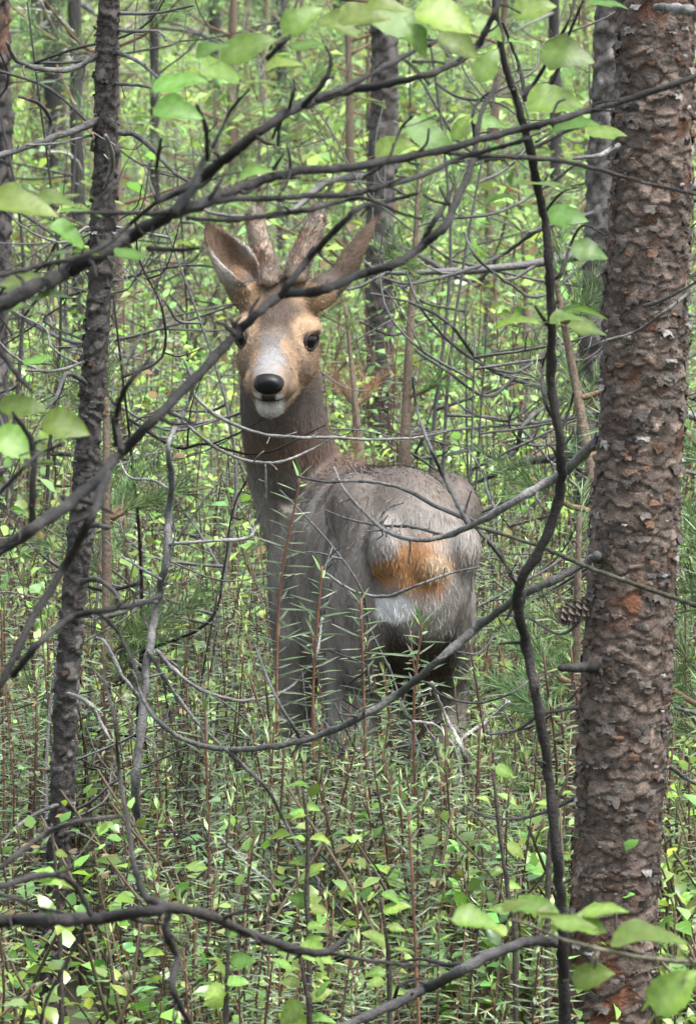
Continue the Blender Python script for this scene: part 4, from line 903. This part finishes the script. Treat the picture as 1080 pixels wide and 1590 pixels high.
# dead boughs of the half-hidden pine, behind the upright sapling
for pts, w_ in (([(925, 555), (865, 600), (800, 590), (745, 562), (700, 505), (640, 471), (575, 455)], [8, 7, 7, 7, 6, 5, 4]), ([(920, 330), (840, 355), (780, 395), (720, 420), (640, 440), (590, 430)], [7, 7, 6, 6, 5, 4]), ([(918, 640), (840, 655), (760, 662), (700, 668), (640, 676)], [6, 6, 5, 4]),
                ([(920, 600), (850, 630), (812, 660), (800, 700), (770, 712), (735, 690)], [7, 8, 8, 8, 6]), ([(920, 470), (845, 548), (790, 578), (715, 545), (655, 480), (630, 420)], [6, 6, 5, 5, 4]), ([(915, 400), (840, 460), (790, 440), (740, 400), (720, 360)], [6, 6, 5, 4]),
                ([(905, 560), (830, 560), (760, 615), (700, 580), (645, 545)], [6, 6, 5, 4]), ([(660, 500), (610, 520), (560, 500)], [5, 5, 4]), ([(915, 700), (870, 690), (820, 690), (790, 660), (800, 630)], [6, 5, 4, 3]), ([(900, 250), (830, 300), (770, 330), (690, 340), (650, 350)], [6, 5, 4])):
    branch_part(rp, 'branch', pts, w_, 11.4, 11.0, col=GREYB*.6, wob=.08, jit=.15)
# bare dead saplings: the grey tangle between the trunks
def dead_tangle(px, Y, H, r, label, group, n=9):
    x = (px-540)/FPX*Y; z0 = gz(x, Y); t = thing('dead_sapling', (x, Y, z0), label, 'dead sapling', group); b0 = A(x, Y, z0)
    pts = [b0-A(0, 0, .03)]+[b0+A(*r.normal(0, .05*q, 2), H*q) for q in (.3, .6, 1)]
    col = A(.05, .049, .048)*r.uniform(.4, 2.2); R0 = .0028+.0022*H
    V, Q, T = tube(pts, [R0, R0*.8, R0*.5, .0015], 6, 6, .15, .3, r); child('stem', mk_mesh('stem', V, Q, T, col, M_TWIG), t); c = spline(pts, 20)
    for k in range(n):
        i = int((len(c)-1)*r.uniform(.25, 1)); az = r.uniform(0, 6.283); dr = A(math.cos(az), math.sin(az), 0); sd = A(-dr[1], dr[0], 0); L = r.uniform(.2, .55)*min(H**.5, H)
        w_ = [c[i]]; hd = r.uniform(-.3, .3)
        for q in range(4): hd += r.normal(0, .35)+.12; w_.append(w_[-1]+(dr*math.cos(hd)+A(0, 0, math.sin(hd)))*L/4+sd*r.normal(0, .035))
        acc = Acc(); acc.add(*tube(w_, [R0*.5, R0*.35, .0010], 4, 4, .12, .3, r), col*r.uniform(.7, 1.3)); cb = spline(w_, 8)
        for q in range(r.integers(2, 6)):
            j = r.integers(4, len(cb)); d2 = unit(dr*r.uniform(.1, 1)+sd*r.normal(0, .8)+A(0, 0, r.normal(.1, .6))); l2 = L*r.uniform(.15, .45)
            acc.add(*tube([cb[j], cb[j]+d2*l2*.5+r.normal(0, .01, 3), cb[j]+d2*l2+A(0, 0, r.uniform(-.01, .05))], [.0016, .0007], 3, 3, .1, r=r), col)
        child('branch', acc.mesh('branch', M_TWIG), t)
for k in range(24):
    dead_tangle(540+pr.uniform(-560, 560), 9.9+9*pr.random()**1.5, pr.uniform(.7, 1.5), pr, 'bare dead sapling of fine grey twigs behind the deer', 'bare dead saplings behind the deer')
for px, Y, H in ((60, 8.7, .7), (210, 9.3, .9), (700, 8.15, .45), (620, 8.2, .48), (540, 8.3, .45), (660, 8.3, .5), (760, 8.2, .5), (480, 8.25, .4), (940, 8.0, .4), (350, 7.6, .42)):
    dead_tangle(px, Y, H, pr, 'bare dead twiggy sapling standing among shrubs level with the deer', 'bare dead saplings level with the deer', 7)
# needle sprays: young pines
def young_pine(px, Y, H, r, label, n=9, ts=1.0, group=None, gain=1.3, spread=.22, brown=0):
    x = (px-540)/FPX*Y; z0 = gz(x, Y); t = thing('young_pine', (x, Y, z0), label, 'young pine', group); b0 = A(x, Y, z0)
    pts = [b0-A(0, 0, .03), b0+A(*r.normal(0, .02, 2), H*.5), b0+A(*r.normal(0, .03, 2), H)]
    V, Q, T = tube(pts, [.011*H+.003, .008*H+.002, .003], 7, 6, .05, .2, r); child('trunk', mk_mesh('trunk', V, Q, T, A(.13, .10, .075)[None]*(.6+.7*vnoise(V, 40)[:, None]), M_TWIG), t)
    c = spline(pts, 20); nd = Acc()
    add_tuft(nd, TUFT[0], A(.05, 0, 1), c[-4], ts, r, gain)
    o = child('needles', nd.mesh('needles', M_NEEDLE, False), t); tag(o, kind='stuff')
    for k in range(n):
        q = r.uniform(.3, .95); i = int(q*(len(c)-1)); az = k*2.4+r.normal(0, .3); L = spread*(1.25-q)*r.uniform(.7, 1.3)*max(.6, H)
        dr = A(math.cos(az), math.sin(az), .35); bp = [c[i], c[i]+dr*L*.5, c[i]+dr*L+A(0, 0, .2*L)]
        V, Q, T = tube(bp, [.005, .0025], 5, 4, .1, r=r); ob = child('branch', mk_mesh('branch', V, Q, T, A(.14, .095, .06), M_TWIG), t)
        nd = Acc(); cb = spline(bp, 8)
        for j in range(5): add_tuft(nd, TUFT_BROWN if r.random() < brown else (TUFT if Y < 13 else TUFTF)[j % 4], unit(dr+r.normal(0, .55, 3)+A(0, 0, .35)), cb[int((len(cb)-1)*(.35+.65*j/4))], ts*r.uniform(.7, 1.15), r, gain*r.uniform(.75, 1.25))
        o = child('needles', nd.mesh('needles', M_NEEDLE, False), t); o.parent = ob; o.location = (0, 0, 0); tag(o, kind='stuff')
    return t
young_pine(880, 8.25, .70, pr, 'young pine with long green needles between deer rump and thick pine', 8, .65, spread=.17, gain=1.35)
young_pine(905, 8.8, .98, pr, 'taller young pine tucked behind the thick pine trunk', 9, .7, spread=.13, gain=1.35)
young_pine(1080, 8.6, .9, pr, 'young pine on the far right of the thick pine', 12, 1.0)
young_pine(616, 11.2, .98, pr, 'young pine showing needle tufts above the deer\'s rear ear', 7, .6, spread=.10)
young_pine(556, 11.0, .775, pr, 'small pine shoot with withered brown needles behind the deer\'s neck', 4, .42, spread=.10, brown=1)
young_pine(165, 9.2, .80, pr, 'young pine with yellowish shoots touching the slender dark pine', 9, .7, spread=.13)
young_pine(790, 7.9, .33, pr, 'knee-high young pine below the deer\'s rump among pale dead twigs', 7, .6, spread=.3)
G_ = 'young pines scattered through the undergrowth'; GL = 'bushy young pine in the undergrowth beyond the deer'
for k in range(40):
    Y = 15+34*pr.random(); young_pine(540+pr.uniform(-640, 640), Y, pr.uniform(.6, 1.6), pr, GL, 8, pr.uniform(.9, 1.4), G_, gain=pr.uniform(1.1, 2.8), spread=.35)

# ------------------------------------------------------------------ low shrubs
sr = np.random.default_rng(9)
def protos(fn, n, leafmat, nm):
    res = []
    for i in range(n):
        S, Lf, S2 = fn(i); s_, l_ = S.arrays(), Lf.arrays()
        res.append((s_, l_, mk_mesh(nm+'_stem', *s_, M_STEM), mk_mesh(nm+'_foliage', *l_, leafmat), S2.arrays()))
    return res
TEA = protos(lambda i: tea_plant(sr, .5, int(sr.integers(3, 6))), 12, M_TEA, 'labrador_tea')
BERRY = protos(lambda i: berry_plant(sr, .34, int(sr.integers(5, 9)), .017), 10, M_BERRY, 'bilberry')
TALLB = protos(lambda i: berry_plant(sr, .6, int(sr.integers(3, 5)), .026, (.205, .33, .07)), 8, M_BERRY, 'willow')
def clear(x, y, rad=.0):
    """keep shrubs out of the deer and out of trunks"""
    dx, dy = x-DO[0], y-DO[1]; f = dx*DF[0]+dy*DF[1]; l = dx*DL[0]+dy*DL[1]
    if abs(l) < .15+rad and -.46 < f < .46: return False
    if y < 7.25 and .0305*y < x+.012*(7.3-y) < .0475*y: return False     # nothing tall right before the thick trunk
    if y < 8.15 and abs(x+.0415*y) < .0065*y+.03: return False
    return (x-.30)**2+(y-7.3)**2 > .07**2
def clump(x, y, k=0): return float(vnoise(np.array([[x*1.0, y*.45, k*7.7]]), 2.6)[0])
def inview(x, y, z): 
    v = A(x, y, z)-CAM; w_ = v@FW; return 540+FPX*(v@RT)/w_, 795-FPX*(v@UP)/w_
def shrub(kind, prot, x, y, s, label, cat, group):
    p = prot[sr.integers(0, len(prot))]; t = thing(kind, (x, y, gz(x, y)-.01), label, cat, group)
    t.rotation_euler = (0, 0, sr.uniform(0, 6.283)); t.scale = (s, s, s*sr.uniform(.9, 1.1))
    link('stem', p[2], t); tag(link('foliage', p[3], t), kind='stuff')
    return t
n_tea = n_ber = n_tall = 0; used = []
def place(n, dlo, dhi, mind, power=1.0, ck=None):
    res = []; tries = 0
    while len(res) < n and tries < n*60:
        tries += 1; Y = dlo+(dhi-dlo)*sr.random()**power; hw = .05*Y+.16; x = sr.uniform(-hw, hw)
        if not clear(x, Y): continue
        if ck is not None and clump(x, Y, ck) < sr.uniform(.25, .62): continue
        if any((x-a)**2+(Y-b)**2 < mind**2 for a, b in res): continue
        res.append((x, Y))
    return res
def hgt(x, Y):
    """taller growth away from the deer, lower just in front of it"""
    px, _ = inview(x, Y, .4); infront = 1-.06*sstep(150, 0, abs(px-570)-120)*(Y < 9.4)
    return float(infront)
front = []
while len(front) < 140:
    Y = sr.uniform(7.7, 8.55); x = ((sr.uniform(390, 830))-540)/FPX*Y
    if clear(x, Y, .02): front.append((x, Y))
for x, Y in front+place(160, 6.25, 12.5, .05, 1.0, 2):
    shrub('labrador_tea', TEA, x, Y, sr.uniform(.72, 1.12)*hgt(x, Y), *(('Labrador tea shrub with combs of narrow dark leaves growing in front of the deer', 'shrub', 'Labrador tea shrubs in front of the deer') if Y < 8.8 else ('Labrador tea shrub with combs of narrow leaves growing beyond the deer', 'shrub', 'Labrador tea shrubs beyond the deer')))
for x, Y in place(170, 6.25, 8.6, .04, 1.0, 1)+place(110, 8.6, 14, .06, 1.0, 1):
    shrub('bilberry_bush', BERRY, x, Y, sr.uniform(.8, 1.45 if Y < 8.2 else 1.2)*hgt(x, Y), *(('low bilberry bush with small bright oval leaves growing in front of the deer', 'bush', 'bilberry bushes in front of the deer') if Y < 8.8 else ('low bilberry bush with small bright oval leaves growing beyond the deer', 'bush', 'bilberry bushes beyond the deer')))
for x, Y in place(60, 9.8, 15, .1, 1.0):
    shrub('willow_bush', TALLB, x, Y, sr.uniform(.7, 1.1), 'light green leafy bush growing behind the deer', 'bush', 'leafy bushes behind the deer')
# everything further off reads as one mass of undergrowth
def mass(name, prot, n, dlo, dhi, smin, smax, label, leafmat, power, gain, marg=1.5):
    SA, LA = Acc(), Acc()
    for k in range(n):
        Y = dlo+(dhi-dlo)*sr.random()**power; hw = .05*Y*1.15+marg; x = sr.uniform(-hw, hw)
        p = prot[sr.integers(0, len(prot))]; a = sr.uniform(0, 6.283); s = sr.uniform(smin, smax)*(hgt(x, Y) if Y < 10 else 1)
        if not clear(x, Y): continue
        M = np.array([[math.cos(a), math.sin(a), 0], [-math.sin(a), math.cos(a), 0], [0, 0, 1]])*s; o = A(x, Y, gz(x, Y)-.01); cq = clump(x, Y, 1 if 'berry' in name or 'leafy' in name else 2); g2 = gain*sr.uniform(.75, 1.25)*(.55+.9*cq)
        if cq < sr.uniform(.15, .55): continue
        for acc, (V, Q, T, C) in ((SA, p[0]), (LA, p[1]))[(1 if Y > 13 and k % 3 else 0):]: acc.add(V@M+o, Q, T, C*g2 if acc is LA else C)
    o = link(name, LA.mesh(name, leafmat)); tag(o, label, 'undergrowth', kind='stuff')
    s = link('stems', SA.mesh('stems', M_STEM), o); tag(s, kind='stuff')
def thin(prot, keep, grow, per):
    """lighter versions for plants in the mass: each leaf a single lozenge"""
    res = []
    for (s_, l_, a, b, s2) in prot:
        V, Q, T, C = l_; nl = len(V)//per; sel = sr.random(nl) < keep
        VV = V[:nl*per].reshape(nl, per, 3)[sel]; CC = C[:nl*per].reshape(nl, per, 3)[sel]
        b0 = VV[:, 1:2]; VV = b0+(VV-b0)*grow; k = per//3//2*3
        L4 = np.stack([VV[:, 1], VV[:, k], VV[:, per-2], VV[:, k+2]], 1); m_ = len(L4)
        res.append((s2, (L4.reshape(-1, 3), np.arange(m_*4).reshape(-1, 4), T, CC[:, :4].reshape(-1, 3)), a, b))
    return res
TEAF, BERF, TALF = thin(TEA, .40, 1.2, 9), thin(BERRY, .7, 1.1, 12), thin(TALLB, .8, 1.1, 12)
mass('tea_undergrowth', TEAF, 1300, 12.5, 40, .8, 1.35, 'mass of narrow-leaved shrubs filling the ground behind the deer', M_TEA, 1.3, 1.35)
mass('bilberry_undergrowth', BERF, 1500, 11, 46, .8, 1.5, 'mass of bright green bilberry covering the ground behind the deer', M_BERRY, 1.3, 1.35)
mass('leafy_undergrowth', TALF, 1200, 14, 60, .8, 1.9, 'light green leafy thicket in the far background', M_BERRY, 1.2, 1.25)
mass('shrub_layer', thin(TEA, .95, 1.1, 9), 560, 6.3, 12.5, .6, 1.0, 'dense layer of narrow-leaved shrubs between the counted ones', M_TEA, .8, 1.0, .25)
mass('berry_layer', BERRY, 200, 6.3, 11, .7, 1.2, 'dense layer of small light leaves between the shrubs', M_BERRY, .9, 1.0, .25)

# tall Labrador tea sprigs whose leaves can be told apart
SPL = []
for i in range(4):
    V, Q = leaf_blade(1, .105, sr.uniform(-.2, .12), -1.0, 4); SPL.append(mk_mesh('leaf', V, Q, np.zeros((0, 3), int), np.tile(A(.055, .085, .036)*sr.uniform(.7, 1.3), (len(V), 1)), M_TEA))
V, Q = leaf_blade(1, .2, 0, -.4, 4); SPN = mk_mesh('leaf', V, Q, np.zeros((0, 3), int), np.tile(A(.13, .20, .07), (len(V), 1)), M_TEA)
def sprig(top, mid, Y, label, L=.038, leafy=.42):
    pt, pm = P(*top, Y), P(*mid, Y+.02); b0 = A(pm[0]+(pm[0]-pt[0])*.6, Y+.05, 0)
    t = thing('labrador_tea', b0, label, 'shrub', None)
    pts = [b0-A(0, 0, .02), (b0+pm)/2+A(.006, 0, 0), pm, pt]
    V, Q, T = tube(pts, [.0022, .0019, .0016, .0013], 7, 8, .1, .2, sr); child('stem', mk_mesh('stem', V, Q, T, A(.17, .08, .045)[None]*(.6+.8*vnoise(V, 60)[:, None]), M_STEM), t)
    c = spline(pts, 60); tt, uu, vv = frames(c); s = np.concatenate([[0], np.cumsum(np.linalg.norm(np.diff(c, axis=0), axis=1))]); ph = 0; z = s[-1]
    while z > s[-1]-leafy:
        j = int(np.searchsorted(s, z)); j = min(j, len(c)-1); ph += 2.5+sr.normal(0, .3); near = (s[-1]-z)
        sd = uu[j]*math.cos(ph)+vv[j]*math.sin(ph); el = .9 if near < .012 else sr.normal(.12, .14); dr = unit(sd*math.cos(el)+tt[j]*math.sin(el))
        B = basis(dr, tt[j]); Ls = L*sr.uniform(.7, 1.1)*(.7 if near < .03 else 1)
        ob = link('leaf', SPN if near < .02 else SPL[sr.integers(0, 4)], t); o3 = c[j]-b0
        ob.matrix_local = Matrix([[B[0][i], B[1][i], B[2][i], o3[i]] for i in range(3)]+[[0, 0, 0, 1]])@Matrix.Scale(Ls, 4)
        z -= .0042*sr.uniform(.7, 1.3)
sprig((467, 735), (432, 950), 8.25, 'tall single Labrador tea sprig standing before the deer\'s neck')
sprig((500, 880), (486, 1080), 8.2, 'Labrador tea sprig in front of the deer\'s flank')
sprig((655, 968), (642, 1110), 8.1, 'Labrador tea sprig with pale fresh tip below the rump patch', .045)
sprig((560, 930), (566, 1120), 8.2, 'Labrador tea sprig in front of the deer\'s hind leg')
sprig((634, 1262), (645, 1480), 6.7, 'rusty Labrador tea sprig with dense combed leaves under the low bough', .036, .2)
sprig((318, 1090), (322, 1250), 7.6, 'Labrador tea sprig with a yellowish withered tip')
# seedlings with round leaves that can be told apart
def seedling(pts, Y, n, label, lp=38):
    W = [P(x, y, Y) for x, y in pts]; b0 = A(W[-1][0], Y, gz(W[-1][0], Y)); t = thing('birch_seedling', b0, label, 'seedling')
    full = W+[A(W[-1][0], Y, -.02)] if W[-1][2] > .02 else W
    V, Q, T = tube(full[::-1], [.0035, .0028, .0015], 6, 6, .1, .3, sr); child('stem', mk_mesh('stem', V, Q, T, A(.05, .042, .036), M_TWIG), t)
    c = spline(W, 30)
    for k in range(n):
        i = int((len(c)-1)*(k+sr.random())/n*.85); v = c[i]-CAM; w_ = v@FW; px, py = 540+FPX*(v@RT)/w_, 795-FPX*(v@UP)/w_
        s = 1 if sr.random() < .5 else -1; leaf_at(t, px+s*lp*.5*sr.uniform(.5, 1.2), py+sr.normal(0, 14), Y+sr.normal(0, .025), lp*sr.uniform(.55, 1.15), (0 if s > 0 else 180)+sr.normal(0, 25), sr.uniform(5, 75), sr, FRESH)
seedling([(470, 1225), (478, 1300), (476, 1400), (480, 1500)], 7.0, 14, 'young birch seedling with round leaves right of the low dead twig')
seedling([(590, 1395), (602, 1480), (605, 1600)], 6.6, 8, 'birch seedling with paired leaves beside the combed Labrador tea sprig', 44)
seedling([(765, 1200), (775, 1290), (790, 1400), (800, 1500)], 7.0, 11, 'birch seedling with sparse light leaves left of the crooked sapling stem')
seedling([(465, 1480), (475, 1540), (480, 1620)], 6.4, 11, 'broad-leaved birch seedling under the bent bough end', 56)
seedling([(880, 1205), (860, 1270), (850, 1400)], 6.9, 3, 'single-leaved birch shoot behind the crooked sapling stem', 36)
seedling([(80, 1280), (90, 1400), (95, 1560)], 7.2, 10, 'birch seedling at the foot of the slender dark pine', 36)
seedling([(355, 1460), (352, 1540), (350, 1640)], 6.5, 9, 'birch seedling beneath the long low bough', 42)
# pale dead sticks lying in the shrubs
def stick(pts, w_, Y, label):
    (V, Q, T, C), W = trace(pts, w_, Y, Y+.1, col=PALEB, jit=.15)
    o = link('fallen_branch', mk_mesh('fallen_branch', V, Q, T, C, M_TWIG)); tag(o, label, 'dead branch')
stick([(670, 1060), (690, 1110), (715, 1160), (735, 1230), (740, 1330)], [6, 7, 8, 6], 8.1, 'pale dead stick leaning under the deer\'s rump')
stick([(790, 1090), (755, 1120), (715, 1150), (690, 1200), (680, 1320)], [5, 6, 6, 6], 8.15, 'pale dead twig crossing the stick under the rump')
stick([(640, 1120), (680, 1130), (710, 1180), (712, 1270), (700, 1360)], [5, 6, 6, 5], 8.05, 'thin bleached twig left of the stick under the rump')
stick([(340, 1300), (380, 1340), (420, 1375), (440, 1420)], [6, 7, 6, 4], 7.4, 'bleached dead branch lying low among bilberry leaves')
